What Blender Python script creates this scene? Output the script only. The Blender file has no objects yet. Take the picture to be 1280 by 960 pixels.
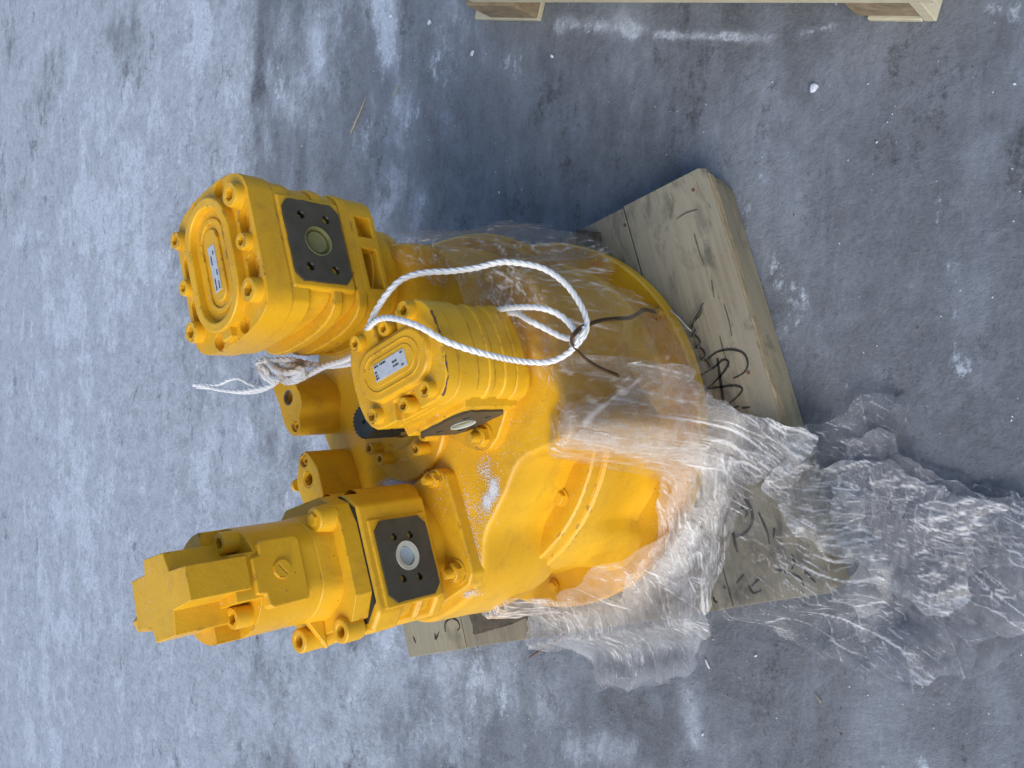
import bpy, bmesh, math, random
import numpy as np
from mathutils import Vector, Matrix
from mathutils.bvhtree import BVHTree
R = math.radians
random.seed(4)
rng = np.random.default_rng(4)
scene = bpy.context.scene
col = scene.collection

# ------------------------------------------------------------------ camera
CH, PITCH, FPX = 1.35, R(49.5), 1065.0
sp, cp = math.sin(PITCH), math.cos(PITCH)
AX = Vector((0, -sp, -cp)); AY = Vector((1, 0, 0)); AV = Vector((0, cp, -sp))
cam = bpy.data.cameras.new('camera'); camo = bpy.data.objects.new('camera', cam); col.objects.link(camo)
m = Matrix((AX, AY, -AV)).transposed().to_4x4(); m.translation = Vector((0, 0, CH))
camo.matrix_world = m
cam.sensor_width = 36; cam.lens = FPX / 1280 * 36; cam.clip_start = .02; cam.clip_end = 200
scene.camera = camo

# ------------------------------------------------------------------ light
SUN_EL, SUN_AZ = R(38), R(213)      # azimuth of the direction towards the sun, counted from +X to +Y
world = bpy.data.worlds.new('World'); scene.world = world; world.use_nodes = True
wn = world.node_tree.nodes; wl = world.node_tree.links
bg = wn['Background']; sky = wn.new('ShaderNodeTexSky'); sky.sky_type = 'NISHITA'; sky.sun_disc = False
sky.sun_elevation = SUN_EL; sky.sun_rotation = math.pi / 2 - SUN_AZ
sky.air_density = 1.0; sky.dust_density = 1.2; sky.ozone_density = 1.0
bg.inputs[1].default_value = .115
wl.new(sky.outputs[0], bg.inputs[0])
sun = bpy.data.lights.new('sun', 'SUN'); sun.energy = 1.9; sun.angle = R(48); sun.color = (1, .93, .83)
suno = bpy.data.objects.new('sun', sun); col.objects.link(suno)
sd = Vector((math.cos(SUN_EL) * math.cos(SUN_AZ), math.cos(SUN_EL) * math.sin(SUN_AZ), math.sin(SUN_EL)))
suno.rotation_euler = sd.to_track_quat('Z', 'Y').to_euler()
vs = scene.view_settings; vs.view_transform = 'Standard'; vs.look = 'None'; vs.gamma = 1; vs.exposure = 0.45
scene.cycles.transparent_max_bounces = 14
scene.cycles.max_bounces = 6

# ------------------------------------------------------------------ measuring the place
def at(x, y, z):
    d = (x - 640) / FPX * AX - (y - 480) / FPX * AY + AV
    return Vector((0, 0, CH)) + d * ((z - CH) / d.z)
def at2(x, y, z):
    p = at(x, y, z); return (p.x, p.y)

# ------------------------------------------------------------------ tagging
def tag(o, label=None, cat=None, group=None, kind=None):
    if label: o['label'] = label
    if cat: o['category'] = cat
    if group: o['group'] = group
    if kind: o['kind'] = kind
    return o
def empty(name, loc, rz=0):
    o = bpy.data.objects.new(name, None); o.empty_display_size = .1; col.objects.link(o)
    o.matrix_world = Matrix.Translation(Vector(loc)) @ Matrix.Rotation(rz, 4, 'Z'); return o
WM = {}
def link(name, me, parent=None, mw=None):
    o = bpy.data.objects.new(name, me); col.objects.link(o)
    mw = mw or Matrix.Identity(4)
    if parent is not None:
        pw = WM.get(parent.name, parent.matrix_world.copy())
        o.parent = parent; o.matrix_parent_inverse = pw.inverted()
    o.matrix_basis = mw; WM[o.name] = mw.copy()
    return o
def mesh_from(bm, name, mat, smooth=True):
    bmesh.ops.recalc_face_normals(bm, faces=bm.faces)
    me = bpy.data.meshes.new(name); bm.to_mesh(me); bm.free()
    if mat: me.materials.append(mat)
    if smooth:
        for p in me.polygons: p.use_smooth = True
        me.set_sharp_from_angle(angle=R(32))
    return me
def build(name, bm, mat, parent=None, bevel=0, seg=2, mw=None):
    o = link(name, mesh_from(bm, name, mat), parent, mw)
    if bevel:
        b = o.modifiers.new('bevel', 'BEVEL'); b.width = bevel; b.segments = seg
        b.limit_method = 'ANGLE'; b.angle_limit = R(32); b.harden_normals = True; b.use_clamp_overlap = True
    return o

# ------------------------------------------------------------------ shapes
def prism(bm, pts, z0, z1, top=None, fr=None):
    """pts: outline; top: outline of the upper end (same count)."""
    top = top or pts
    f = fr or (lambda a, b, z: Vector((a, b, z)))
    lo = [bm.verts.new(f(p[0], p[1], z0)) for p in pts]
    hi = [bm.verts.new(f(p[0], p[1], z1)) for p in top]
    n = len(pts)
    for i in range(n):
        j = (i + 1) % n; bm.faces.new((lo[i], lo[j], hi[j], hi[i]))
    bm.faces.new(lo[::-1]); bm.faces.new(hi)
def ringp(bm, outer, inner, z0, z1, fr=None):
    f = fr or (lambda a, b, z: Vector((a, b, z)))
    n = len(outer)
    O0 = [bm.verts.new(f(*p, z0)) for p in outer]; O1 = [bm.verts.new(f(*p, z1)) for p in outer]
    I0 = [bm.verts.new(f(*p, z0)) for p in inner]; I1 = [bm.verts.new(f(*p, z1)) for p in inner]
    for i in range(n):
        j = (i + 1) % n
        bm.faces.new((O0[i], O0[j], O1[j], O1[i])); bm.faces.new((I1[i], I1[j], I0[j], I0[i]))
        bm.faces.new((O1[i], O1[j], I1[j], I1[i])); bm.faces.new((O0[j], O0[i], I0[i], I0[j]))
def circle(r, n=32, c=(0, 0), ph=0):
    return [(c[0] + r * math.cos(ph + 2 * math.pi * i / n), c[1] + r * math.sin(ph + 2 * math.pi * i / n)) for i in range(n)]
def stadium(ha, hb, n=10, c=(0, 0)):
    """long axis a; round ends of radius hb"""
    pts = []
    for s, a0 in ((1, -90), (-1, 90)):
        for i in range(n + 1):
            t = R(a0 + 180 * i / n); pts.append((c[0] + s * (ha - hb) + hb * math.cos(t), c[1] + hb * math.sin(t)))
    return pts
def prof(ha, hb, flat, n=10, hp=None):
    """flat long sides (half length flat) with elliptic ends"""
    pts = []
    for s, a0 in ((1, -90), (-1, 90)):
        for i in range(n + 1):
            t = R(a0 + 180 * i / n)
            ca, sa = math.cos(t), math.sin(t)
            e = .8
            pts.append((s * flat + ((hp if hp and s > 0 else ha) - flat) * math.copysign(abs(ca) ** e, ca), hb * math.copysign(abs(sa) ** e, sa)))
    return pts
def cyl(bm, c, axis, r0, r1, h, n=24, ph=0, cap=True):
    axis = Vector(axis).normalized(); c = Vector(c)
    q = Vector((0, 0, 1)).rotation_difference(axis)
    A = []; B = []
    for i in range(n):
        t = ph + 2 * math.pi * i / n; d = Vector((math.cos(t), math.sin(t), 0))
        A.append(bm.verts.new(c + q @ (d * r0))); B.append(bm.verts.new(c + q @ (d * r1 + Vector((0, 0, h)))))
    for i in range(n):
        j = (i + 1) % n; bm.faces.new((A[i], A[j], B[j], B[i]))
    if cap: bm.faces.new(A[::-1]); bm.faces.new(B)
def lathe(bm, c, axis, prof_, n=24):
    """prof_: list of (r, h) along the axis, closed at both ends when r == 0"""
    axis = Vector(axis).normalized(); c = Vector(c); q = Vector((0, 0, 1)).rotation_difference(axis)
    rings = []
    for r, h in prof_:
        if r < 1e-6: rings.append([bm.verts.new(c + q @ Vector((0, 0, h)))])
        else: rings.append([bm.verts.new(c + q @ Vector((r * math.cos(2 * math.pi * i / n), r * math.sin(2 * math.pi * i / n), h))) for i in range(n)])
    for A, B in zip(rings, rings[1:]):
        for i in range(n):
            j = (i + 1) % n
            if len(A) == 1: bm.faces.new((A[0], B[i], B[j]))
            elif len(B) == 1: bm.faces.new((A[i], A[j], B[0]))
            else: bm.faces.new((A[i], A[j], B[j], B[i]))
def box(bm, lo, hi, fr=None):
    prism(bm, [(lo[0], lo[1]), (hi[0], lo[1]), (hi[0], hi[1]), (lo[0], hi[1])], lo[2], hi[2], fr=fr)
def catmull(P, sub):
    P = [Vector(p) for p in P]; out = []
    for i in range(len(P) - 1):
        p0 = P[max(i - 1, 0)]; p1 = P[i]; p2 = P[i + 1]; p3 = P[min(i + 2, len(P) - 1)]
        for k in range(sub):
            t = k / sub
            out.append(.5 * ((2 * p1) + (p2 - p0) * t + (2 * p0 - 5 * p1 + 4 * p2 - p3) * t * t + (3 * p1 - p0 - 3 * p2 + p3) * t ** 3))
    out.append(P[-1]); return out
def frames(path):
    T = [(path[min(i + 1, len(path) - 1)] - path[max(i - 1, 0)]).normalized() for i in range(len(path))]
    n = T[0].orthogonal().normalized(); N = []
    for t in T:
        n = (n - t * n.dot(t)).normalized(); N.append(n.copy())
    return T, N
def tube(bm, path, r, n=8, twist=None):
    """r: radius or function of index; twist (radius, turns per metre, phase) moves the centre on a helix"""
    T, N = frames(path); rings = []; L = 0
    for i, p in enumerate(path):
        if i: L += (p - path[i - 1]).length
        b = T[i].cross(N[i]); c = p; rr = r(i) if callable(r) else r
        if twist:
            a = 2 * math.pi * twist[1] * L + twist[2]; c = p + (N[i] * math.cos(a) + b * math.sin(a)) * twist[0]
        rings.append([bm.verts.new(c + (N[i] * math.cos(2 * math.pi * k / n) + b * math.sin(2 * math.pi * k / n)) * rr) for k in range(n)])
    for A, B in zip(rings, rings[1:]):
        for k in range(n):
            j = (k + 1) % n; bm.faces.new((A[k], A[j], B[j], B[k]))
    bm.faces.new(rings[0][::-1]); bm.faces.new(rings[-1])
def resample(path, step):
    out = [path[0].copy()]; acc = 0
    for a, b in zip(path, path[1:]):
        d = (b - a).length
        while acc + d >= step:
            t = (step - acc) / d; a = a.lerp(b, t); out.append(a.copy()); d = (b - a).length; acc = 0
            if d < 1e-9: break
        acc += d
    return out
def boolean(bmA, cutters):
    """A minus the cutters (a bmesh), returned as a new bmesh"""
    for b in (bmA, cutters): bmesh.ops.recalc_face_normals(b, faces=b.faces)
    ma = bpy.data.meshes.new('a'); bmA.to_mesh(ma); mb = bpy.data.meshes.new('b'); cutters.to_mesh(mb)
    oa = bpy.data.objects.new('a', ma); ob = bpy.data.objects.new('b', mb); col.objects.link(oa); col.objects.link(ob)
    md = oa.modifiers.new('x', 'BOOLEAN'); md.operation = 'DIFFERENCE'; md.object = ob; md.solver = 'EXACT'; md.use_self = True
    dg = bpy.context.evaluated_depsgraph_get(); dg.update()
    me = bpy.data.meshes.new_from_object(oa.evaluated_get(dg))
    out = bmesh.new(); out.from_mesh(me)
    for o in (oa, ob): bpy.data.objects.remove(o)
    for x in (ma, mb, me): bpy.data.meshes.remove(x)
    bmA.free(); cutters.free()
    bmesh.ops.remove_doubles(out, verts=out.verts, dist=2e-5)
    bmesh.ops.dissolve_degenerate(out, edges=out.edges, dist=1e-5)
    return out

# ------------------------------------------------------------------ materials
class NT:
    def __init__(s, name):
        s.m = bpy.data.materials.new(name); s.m.use_nodes = True; s.t = s.m.node_tree; s.n = s.t.nodes
        s.b = s.n['Principled BSDF']; s.o = s.n['Material Output']
        s.tc = s.n.new('ShaderNodeTexCoord')
        g = s.n.new('ShaderNodeNewGeometry'); s.pos = g.outputs['Position']; s.geo = g
    def L(s, a, b): s.t.links.new(a, b); return s
    def _in(s, sock, v):
        if hasattr(v, 'links') or isinstance(v, bpy.types.NodeSocket): s.L(v, sock)
        else: sock.default_value = v
    def mapping(s, scale=(1, 1, 1), rot=(0, 0, 0), loc=(0, 0, 0), src=None):
        n = s.n.new('ShaderNodeMapping'); s.L(src or s.pos, n.inputs[0]); n.inputs['Scale'].default_value = scale
        n.inputs['Rotation'].default_value = rot; n.inputs['Location'].default_value = loc; return n.outputs[0]
    def noise(s, scale, detail=5, rough=.55, dist=0, vec=None, out=0):
        n = s.n.new('ShaderNodeTexNoise'); s.L(vec or s.pos, n.inputs['Vector'])
        n.inputs['Scale'].default_value = scale; n.inputs['Detail'].default_value = detail
        n.inputs['Roughness'].default_value = rough; n.inputs['Distortion'].default_value = dist; return n.outputs[out]
    def voro(s, scale, vec=None, feature='F1', out='Distance'):
        n = s.n.new('ShaderNodeTexVoronoi'); n.feature = feature; s.L(vec or s.pos, n.inputs['Vector'])
        n.inputs['Scale'].default_value = scale; return n.outputs[out]
    def ramp(s, v, stops):
        n = s.n.new('ShaderNodeValToRGB'); s.L(v, n.inputs[0]); e = n.color_ramp.elements
        while len(e) < len(stops): e.new(.5)
        for k, (p, c) in enumerate(stops):
            e[k].position = p; e[k].color = (c, c, c, 1) if isinstance(c, (int, float)) else (*c, 1)
        return n.outputs[0]
    def mix(s, f, a, b, mode='MIX'):
        n = s.n.new('ShaderNodeMix'); n.data_type = 'RGBA'; n.blend_type = mode
        s._in(n.inputs['Factor'], f)
        for k, v in ((6, a), (7, b)):
            if isinstance(v, bpy.types.NodeSocket): s.L(v, n.inputs[k])
            else: n.inputs[k].default_value = (*v, 1) if len(v) == 3 else v
        return n.outputs[2]
    def math(s, op, a, b=0, clamp=False):
        n = s.n.new('ShaderNodeMath'); n.operation = op; n.use_clamp = clamp
        s._in(n.inputs[0], a); s._in(n.inputs[1], b); return n.outputs[0]
    def bump(s, h, strength, dist, normal=None):
        n = s.n.new('ShaderNodeBump'); s.L(h, n.inputs['Height']); n.inputs['Strength'].default_value = strength
        n.inputs['Distance'].default_value = dist
        if normal: s.L(normal, n.inputs['Normal'])
        return n.outputs[0]
    def sep(s, v):
        n = s.n.new('ShaderNodeSeparateXYZ'); s.L(v, n.inputs[0]); return n.outputs

def yellow_paint(name='yellow_paint', dust=1.0, chips=1.0):
    n = NT(name)
    big = n.noise(9, 3); fine = n.noise(160, 4, .6); mid = n.noise(38, 5, .6)
    c = n.mix(n.ramp(big, [(.3, 0), (.75, 1)]), (.66, .355, .013), (.80, .46, .020))
    # thin soiling
    dirt = n.ramp(n.noise(14, 11, .76, .3), [(.50, 0), (.70, 1)])
    c = n.mix(n.math('MULTIPLY', dirt, .5), c, (.38, .20, .035))
    # pale dust and frost specks lying on surfaces that look up
    up = n.sep(n.geo.outputs['Normal'])[2]
    upm = n.ramp(up, [(.75, 0), (.97, 1)])
    spk = n.ramp(n.voro(190), [(.12, 1), (.26, 0)])
    spkm = n.ramp(n.noise(13, 8, .78), [(.47, 0), (.60, 1)])
    sp_ = n.math('MULTIPLY', n.math('MULTIPLY', spk, spkm), n.math('MULTIPLY', upm, .8 * dust))
    c = n.mix(sp_, c, (.62, .58, .52))
    # small dark specks
    ds = n.ramp(n.voro(64), [(.05, 1), (.075, 0)])
    dm = n.ramp(n.noise(11, 3, .6), [(.50, 0), (.58, 1)])
    c = n.mix(n.math('MULTIPLY', n.math('MULTIPLY', ds, dm), .85), c, (.06, .04, .025))
    # chips where an edge is exposed
    bv = n.n.new('ShaderNodeBevel'); bv.samples = 4; bv.inputs['Radius'].default_value = .0045
    dp = n.n.new('ShaderNodeVectorMath'); dp.operation = 'DOT_PRODUCT'
    n.L(bv.outputs[0], dp.inputs[0]); n.L(n.geo.outputs['Normal'], dp.inputs[1])
    edge = n.ramp(dp.outputs['Value'], [(.955, 1), (.995, 0)])
    chip = n.ramp(n.noise(40, 6, .7), [(.56, 0), (.60, 1)])
    c = n.mix(n.math('MULTIPLY', n.math('MULTIPLY', edge, chip), .9 * chips), c, (.10, .045, .03))
    n.L(c, n.b.inputs['Base Color'])
    n.L(n.ramp(mid, [(.3, .28), (.8, .5)]), n.b.inputs['Roughness'])
    n.b.inputs['Specular IOR Level'].default_value = .42
    h = n.math('ADD', n.math('MULTIPLY', fine, .5), mid)
    n.L(n.bump(h, .40, .0018, n.bump(n.noise(330, 3), .22, .0010)), n.b.inputs['Normal'])
    return n.m
YEL = yellow_paint()

def simple(name, colr, rough=.5, metal=0, var=.25, scale=60, bump=.2, bdist=.0008, spec=.5):
    n = NT(name)
    v = n.ramp(n.noise(scale, 6, .65), [(.25, 1 - var), (.75, 1 + var)])
    c = n.mix(1.0, colr, v, 'MULTIPLY')
    n.L(c, n.b.inputs['Base Color']); n.b.inputs['Metallic'].default_value = metal
    n.L(n.ramp(n.noise(scale * .6, 4), [(.2, max(rough - .12, 0)), (.8, min(rough + .12, 1))]), n.b.inputs['Roughness'])
    n.b.inputs['Specular IOR Level'].default_value = spec
    n.L(n.bump(n.noise(scale * 3, 5, .6), bump, bdist), n.b.inputs['Normal'])
    return n.m
PORT = simple('dark_machined_face', (.080, .077, .062), .5, .35, .22, 40, .12)
HOLE = simple('dark_bore', (.02, .022, .026), .4, .3)
STEEL = simple('dull_steel', (.30, .29, .27), .42, .8, .3, 80)
DARKSTEEL = simple('oiled_dark_steel', (.055, .062, .058), .45, .5, .35, 70)
WIRE = simple('brown_rusty_wire', (.10, .055, .025), .5, .4, .35, 90)
BWIRE = simple('dark_bright_wire', (.11, .11, .10), .35, .8, .4, 90)
PLUGM = simple('olive_plastic_plug', (.17, .17, .07), .35, 0, .25, 30)
PLUGW = simple('pale_plastic_plug', (.34, .42, .48), .35, 0, .2, 30)
RINGW = simple('pale_grey_ring', (.50, .52, .46), .4, 0, .15, 60)
INK = simple('black_pen_ink', (.025, .025, .022), .6, 0, .3, 120)
RUST = simple('chipped_primer', (.13, .055, .04), .7, 0, .4, 90, .5)
PLATE = simple('white_nameplate', (.56, .60, .66), .32, .2, .14, 90)
RUBBER = simple('dark_dirty_wood', (.10, .085, .062), .85, 0, .45, 55, .7, .003)
SNOW = simple('frost_snow', (.78, .80, .84), .7, 0, .08, 200, .8, .002)
ICE = simple('dirty_ice', (.62, .68, .78), .22, 0, .12, 60, .4, .002)
STRAW = simple('dry_straw', (.40, .36, .22), .7, 0, .3, 90)
TWIG = simple('reddish_stick', (.13, .05, .03), .7, 0, .3, 90)
ROPE = simple('white_polypropylene_rope', (.74, .76, .78), .5, 0, .12, 160, .5, .0012)
def dirty_rope():
    n = NT('grubby_white_rope')
    c = n.mix(n.ramp(n.noise(28, 5, .6), [(.48, 0), (.68, 1)]), (.72, .74, .76), (.30, .23, .15))
    n.L(c, n.b.inputs['Base Color']); n.b.inputs['Roughness'].default_value = .6
    n.L(n.bump(n.noise(260, 4), .5, .001), n.b.inputs['Normal']); return n.m
ROPED = dirty_rope()

def wood(name, base, dark, angle, stain=.6, green=0.0, gs=1.0):
    n = NT(name)
    v = n.mapping((1, 1, 1), (0, 0, -angle))
    vs_ = n.mapping((2.2 * gs, 46 * gs, 20 * gs), src=v)
    grain = n.noise(1.6, 9, .62, 1.2, vs_)
    c = n.mix(n.ramp(grain, [(.32, 0), (.68, 1)]), dark, base)
    if green:
        c = n.mix(n.math('MULTIPLY', n.ramp(n.noise(4.5, 4, .6), [(.42, 0), (.62, 1)]), green), c, (.31, .305, .24))
    st = n.ramp(n.noise(9, 8, .7, .5, n.mapping((1, 2.3, 1), src=v)), [(.50, 0), (.68, 1)])
    c = n.mix(n.math('MULTIPLY', st, stain), c, (.085, .082, .07))
    sc = n.ramp(n.noise(14, 7, .72, .8, n.mapping((1.2, 9, 1), (0, 0, .5), src=v)), [(.60, 0), (.66, 1)])
    c = n.mix(n.math('MULTIPLY', sc, stain * .7), c, (.10, .09, .07))
    n.L(c, n.b.inputs['Base Color']); n.b.inputs['Roughness'].default_value = .78
    n.b.inputs['Specular IOR Level'].default_value = .25
    n.L(n.bump(n.math('ADD', grain, n.noise(120, 5, .7)), .4, .0016), n.b.inputs['Normal'])
    return n.m

# ------------------------------------------------------------------ the ground
def vnoise(x, y, seed):
    """smooth value/gradient noise on arrays"""
    xi = np.floor(x).astype(np.int64); yi = np.floor(y).astype(np.int64); fx = x - xi; fy = y - yi
    def g(ix, iy):
        h = (ix * 374761393 + iy * 668265263 + seed * 974634777) & 0xffffffff
        h = ((h ^ (h >> 13)) * 1274126177) & 0xffffffff
        h = h ^ (h >> 16); a = h / 4294967296.0 * 2 * np.pi
        return np.cos(a), np.sin(a)
    u = fx ** 3 * (fx * (fx * 6 - 15) + 10); v = fy ** 3 * (fy * (fy * 6 - 15) + 10)
    def d(ox, oy):
        cx, cy = g(xi + ox, yi + oy); return cx * (fx - ox) + cy * (fy - oy)
    a = d(0, 0) * (1 - u) + d(1, 0) * u; b = d(0, 1) * (1 - u) + d(1, 1) * u
    return (a * (1 - v) + b * v) * 1.4
def ground_material():
    n = NT('frosted_concrete')
    p = n.pos; xyz = n.sep(p)
    grit = n.noise(150, 8, .78)
    base = n.mix(n.ramp(n.noise(1.9, 9, .66, .2), [(.33, 0), (.66, 1)]), (.124, .139, .160), (.192, .210, .238))  # concrete and frost tones tinted blue to carry the sky's cool light
    mott = n.ramp(n.noise(11, 12, .80, .15), [(.42, 0), (.58, 1)])
    base = n.mix(n.math('MULTIPLY', mott, .5), base, (.232, .262, .305))
    base = n.mix(n.math('MULTIPLY', n.ramp(grit, [(.48, 0), (.66, 1)]), .42), base, (.070, .076, .088))
    sk = n.ramp(n.noise(3.6, 8, .68, .25, n.mapping((.42, 1.7, 1), (0, 0, R(16)), (1.7, .4, 0))), [(.47, 0), (.66, 1)])
    base = n.mix(n.math('MULTIPLY', sk, n.math('MULTIPLY', n.ramp(n.noise(40, 9, .8), [(.36, .35), (.58, 1)]), .62)), base, (.33, .375, .45))
    # thin frost: cover rises towards +Y and -X and follows the frost strokes
    fat = n.n.new('ShaderNodeAttribute'); fat.attribute_name = 'frost'; fld = fat.outputs['Fac']
    far = n.math('ADD', n.math('ADD', n.math('MULTIPLY', xyz[1], .34), n.math('MULTIPLY', xyz[0], -.16)), n.math('MULTIPLY', fld, .50))
    big = n.noise(2.3, 3, .5, .3, n.mapping((1, 1.3, 1), (0, 0, R(12))))
    st = n.noise(7.5, 11, .80, .12, n.mapping((.85, 1.35, 1), (0, 0, R(12))))
    sm = n.math('ADD', n.math('MULTIPLY', big, .50), n.math('MULTIPLY', st, .75))
    v = n.math('ADD', sm, n.math('MULTIPLY', far, .36))
    c = n.mix(n.math('MULTIPLY', n.ramp(v, [(.70, 0), (.98, 1)]), .55), base, (.39, .44, .52))
    tex = n.ramp(n.math('ADD', n.math('MULTIPLY', n.noise(70, 11, .86), .55), n.math('MULTIPLY', n.noise(19, 10, .8), .45)), [(.43, .12), (.55, 1)])
    c = n.mix(n.math('MULTIPLY', n.ramp(v, [(.80, 0), (.93, 1)]), n.math('MULTIPLY', tex, .85)), c, (.49, .55, .64))
    # crisp crusts of frost
    f2 = n.ramp(n.math('ADD', n.noise(5.0, 12, .80, .1, n.mapping((.9, 1.4, 1), (0, 0, R(16)), (3, 1, 0))), n.math('ADD', n.math('MULTIPLY', far, .03), n.math('MULTIPLY', fld, .13))), [(.61, 0), (.66, 1)])
    f2m = n.ramp(n.noise(95, 9, .84), [(.40, .0), (.56, 1)])
    c = n.mix(n.math('MULTIPLY', f2, n.math('MULTIPLY', f2m, .85)), c, (.60, .68, .79))
    # dark scuffs where the concrete is bare
    dk = n.ramp(n.math('SUBTRACT', n.noise(5.5, 12, .80, .1, n.mapping((.9, 1.5, 1), (0, 0, R(-2)), (7, 3, 0))), n.math('MULTIPLY', fld, .05)), [(.555, 0), (.63, 1)])
    c = n.mix(n.math('MULTIPLY', dk, n.math('MULTIPLY', n.ramp(grit, [(.36, 0), (.54, 1)]), .75)), c, (.060, .064, .073))
    pit = n.math('MULTIPLY', n.ramp(n.voro(26), [(.03, 1), (.05, 0)]), n.ramp(n.noise(5, 3), [(.5, 0), (.6, 1)]))
    c = n.mix(n.math('MULTIPLY', pit, .8), c, (.03, .028, .025))
    n.L(c, n.b.inputs['Base Color'])
    n.b.inputs['Roughness'].default_value = .62
    n.b.inputs['Specular IOR Level'].default_value = .3
    sc = n.noise(26, 11, .78, .2)
    h = n.math('ADD', sc, n.math('MULTIPLY', grit, .3))
    n.L(n.bump(h, .6, .008, n.bump(n.noise(11, 7, .72, .3), .35, .02)), n.b.inputs['Normal'])
    return n.m
GND = ground_material()
FROST = [(245, 0, 252, 45, 26, .7), (395, 45, 398, 76, 8, 1.3), (478, -10, 486, 72, 15, 1.4), (497, 128, 503, 140, 16, .7), (62, 40, 0, 160, 11, .7), (92, 80, 45, 215, 8, .9), (45, 215, 22, 300, 9, .7),
    (120, 190, 135, 290, 60, .75), (290, 60, 300, 190, 45, .55), (200, 100, 190, 300, 50, .4), (60, 420, 70, 600, 70, .45), (130, 640, 120, 760, 70, .5), (260, 520, 255, 620, 50, .45), (230, 840, 220, 940, 70, .3), (40, 820, 50, 940, 60, .5),
    (330, 0, 322, 120, 9, -.9), (322, 130, 320, 215, 18, -.8), (355, 180, 340, 225, 20, -.6), (20, 60, 60, 130, 22, -.6), (10, 230, 60, 200, 26, -.5), (150, 40, 175, 90, 20, -.4),
    (700, 28, 800, 38, 9, .9), (820, 42, 960, 47, 7, 1.3), (775, 15, 790, 40, 12, 1.0), (1000, 42, 1040, 34, 8, 1.1), (1232, 8, 1255, 14, 18, 1.2), (600, 60, 640, 90, 30, .5), (565, 90, 555, 140, 22, .35),
    (975, 190, 960, 320, 20, .35), (1075, 100, 1065, 150, 14, .5), (800, 80, 795, 130, 16, .4), (1180, 250, 1160, 330, 20, .4), (1000, 380, 960, 440, 18, .45), (1100, 470, 1060, 480, 18, .35), (1240, 480, 1260, 520, 22, .5), (1190, 440, 1210, 470, 14, .4),
    (520, 300, 530, 250, 14, .45), (575, 235, 570, 260, 12, .3), (650, 150, 640, 240, 60, -.45), (760, 180, 800, 240, 60, -.55), (900, 60, 860, 130, 50, -.35), (690, 100, 720, 75, 14, -.5),
    (380, 600, 360, 640, 20, .5), (400, 560, 380, 590, 14, .3), (450, 860, 480, 800, 30, .65), (520, 830, 620, 850, 22, .45), (415, 930, 470, 950, 30, .4), (710, 940, 790, 930, 20, .5), (862, 870, 868, 930, 12, .7), (560, 930, 590, 900, 25, .35),
    (950, 880, 1000, 930, 40, -.3), (1200, 930, 1180, 900, 30, -.2), (640, 880, 690, 900, 18, .3), (1245, 860, 1260, 900, 18, .45), (300, 860, 330, 930, 20, .35), (90, 330, 80, 400, 26, .3)]
def make_ground():
    # a fine relief where the photograph looks, a plain skirt beyond
    xs = np.linspace(-1.9, 1.9, 420); ys = np.linspace(-.1, 4.4, 480)
    Xg, Yg = np.meshgrid(xs, ys, indexing='ij')
    Z = .0012 * vnoise(Xg * 6, Yg * 9, 1) + .0008 * vnoise(Xg * 22, Yg * 30, 2) + .0005 * vnoise(Xg * 60, Yg * 70, 3) - .0025
    nx, ny = Xg.shape
    V = np.stack([Xg.ravel(), Yg.ravel(), Z.ravel()], 1)
    i = np.arange(nx - 1)[:, None] * ny + np.arange(ny - 1)[None, :]
    Fc = np.stack([i, i + ny, i + ny + 1, i + 1], -1).reshape(-1, 4)
    me = bpy.data.meshes.new('ground'); me.from_pydata(V.tolist(), [], Fc.tolist())
    ext = [(-60, -60), (60, -60), (60, 60), (-60, 60)]; inn = [(-1.9, -.1), (1.9, -.1), (1.9, 4.4), (-1.9, 4.4)]
    bm = bmesh.new(); bm.from_mesh(me)
    a = [bm.verts.new((x, y, -.004)) for x, y in ext]; b = [bm.verts.new((x, y, -.004)) for x, y in inn]
    for k in range(4):
        j = (k + 1) % 4; bm.faces.new((a[k], a[j], b[j], b[k]))
    bm.to_mesh(me); bm.free(); me.materials.append(GND)
    for p in me.polygons: p.use_smooth = True
    # where frost is thicker (+) or thinner (-): strokes with ends, width and strength
    co = np.zeros(len(me.vertices) * 3); me.vertices.foreach_get('co', co); co = co.reshape(-1, 3)
    fld = np.zeros(len(co))
    for (xa, ya, xb, yb, w_, a_) in FROST:
        A = np.array(at2(xa, ya, 0)); B = np.array(at2(xb, yb, 0)); mpp = (at((xa + xb) / 2 + 1, (ya + yb) / 2 + 1, 0) - at((xa + xb) / 2, (ya + yb) / 2, 0)).length / 1.4
        d_ = B - A; L_ = max(d_ @ d_, 1e-9); t = np.clip(((co[:, :2] - A) @ d_) / L_, 0, 1)
        r_ = np.hypot(*(co[:, :2] - A - t[:, None] * d_).T); fld += a_ * np.exp(-(r_ / (w_ * mpp)) ** 2)
    fa_ = me.attributes.new('frost', 'FLOAT', 'POINT'); fa_.data.foreach_set('value', fld.astype(np.float32))
    tag(link('ground', me), kind='structure')
make_ground()

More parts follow.
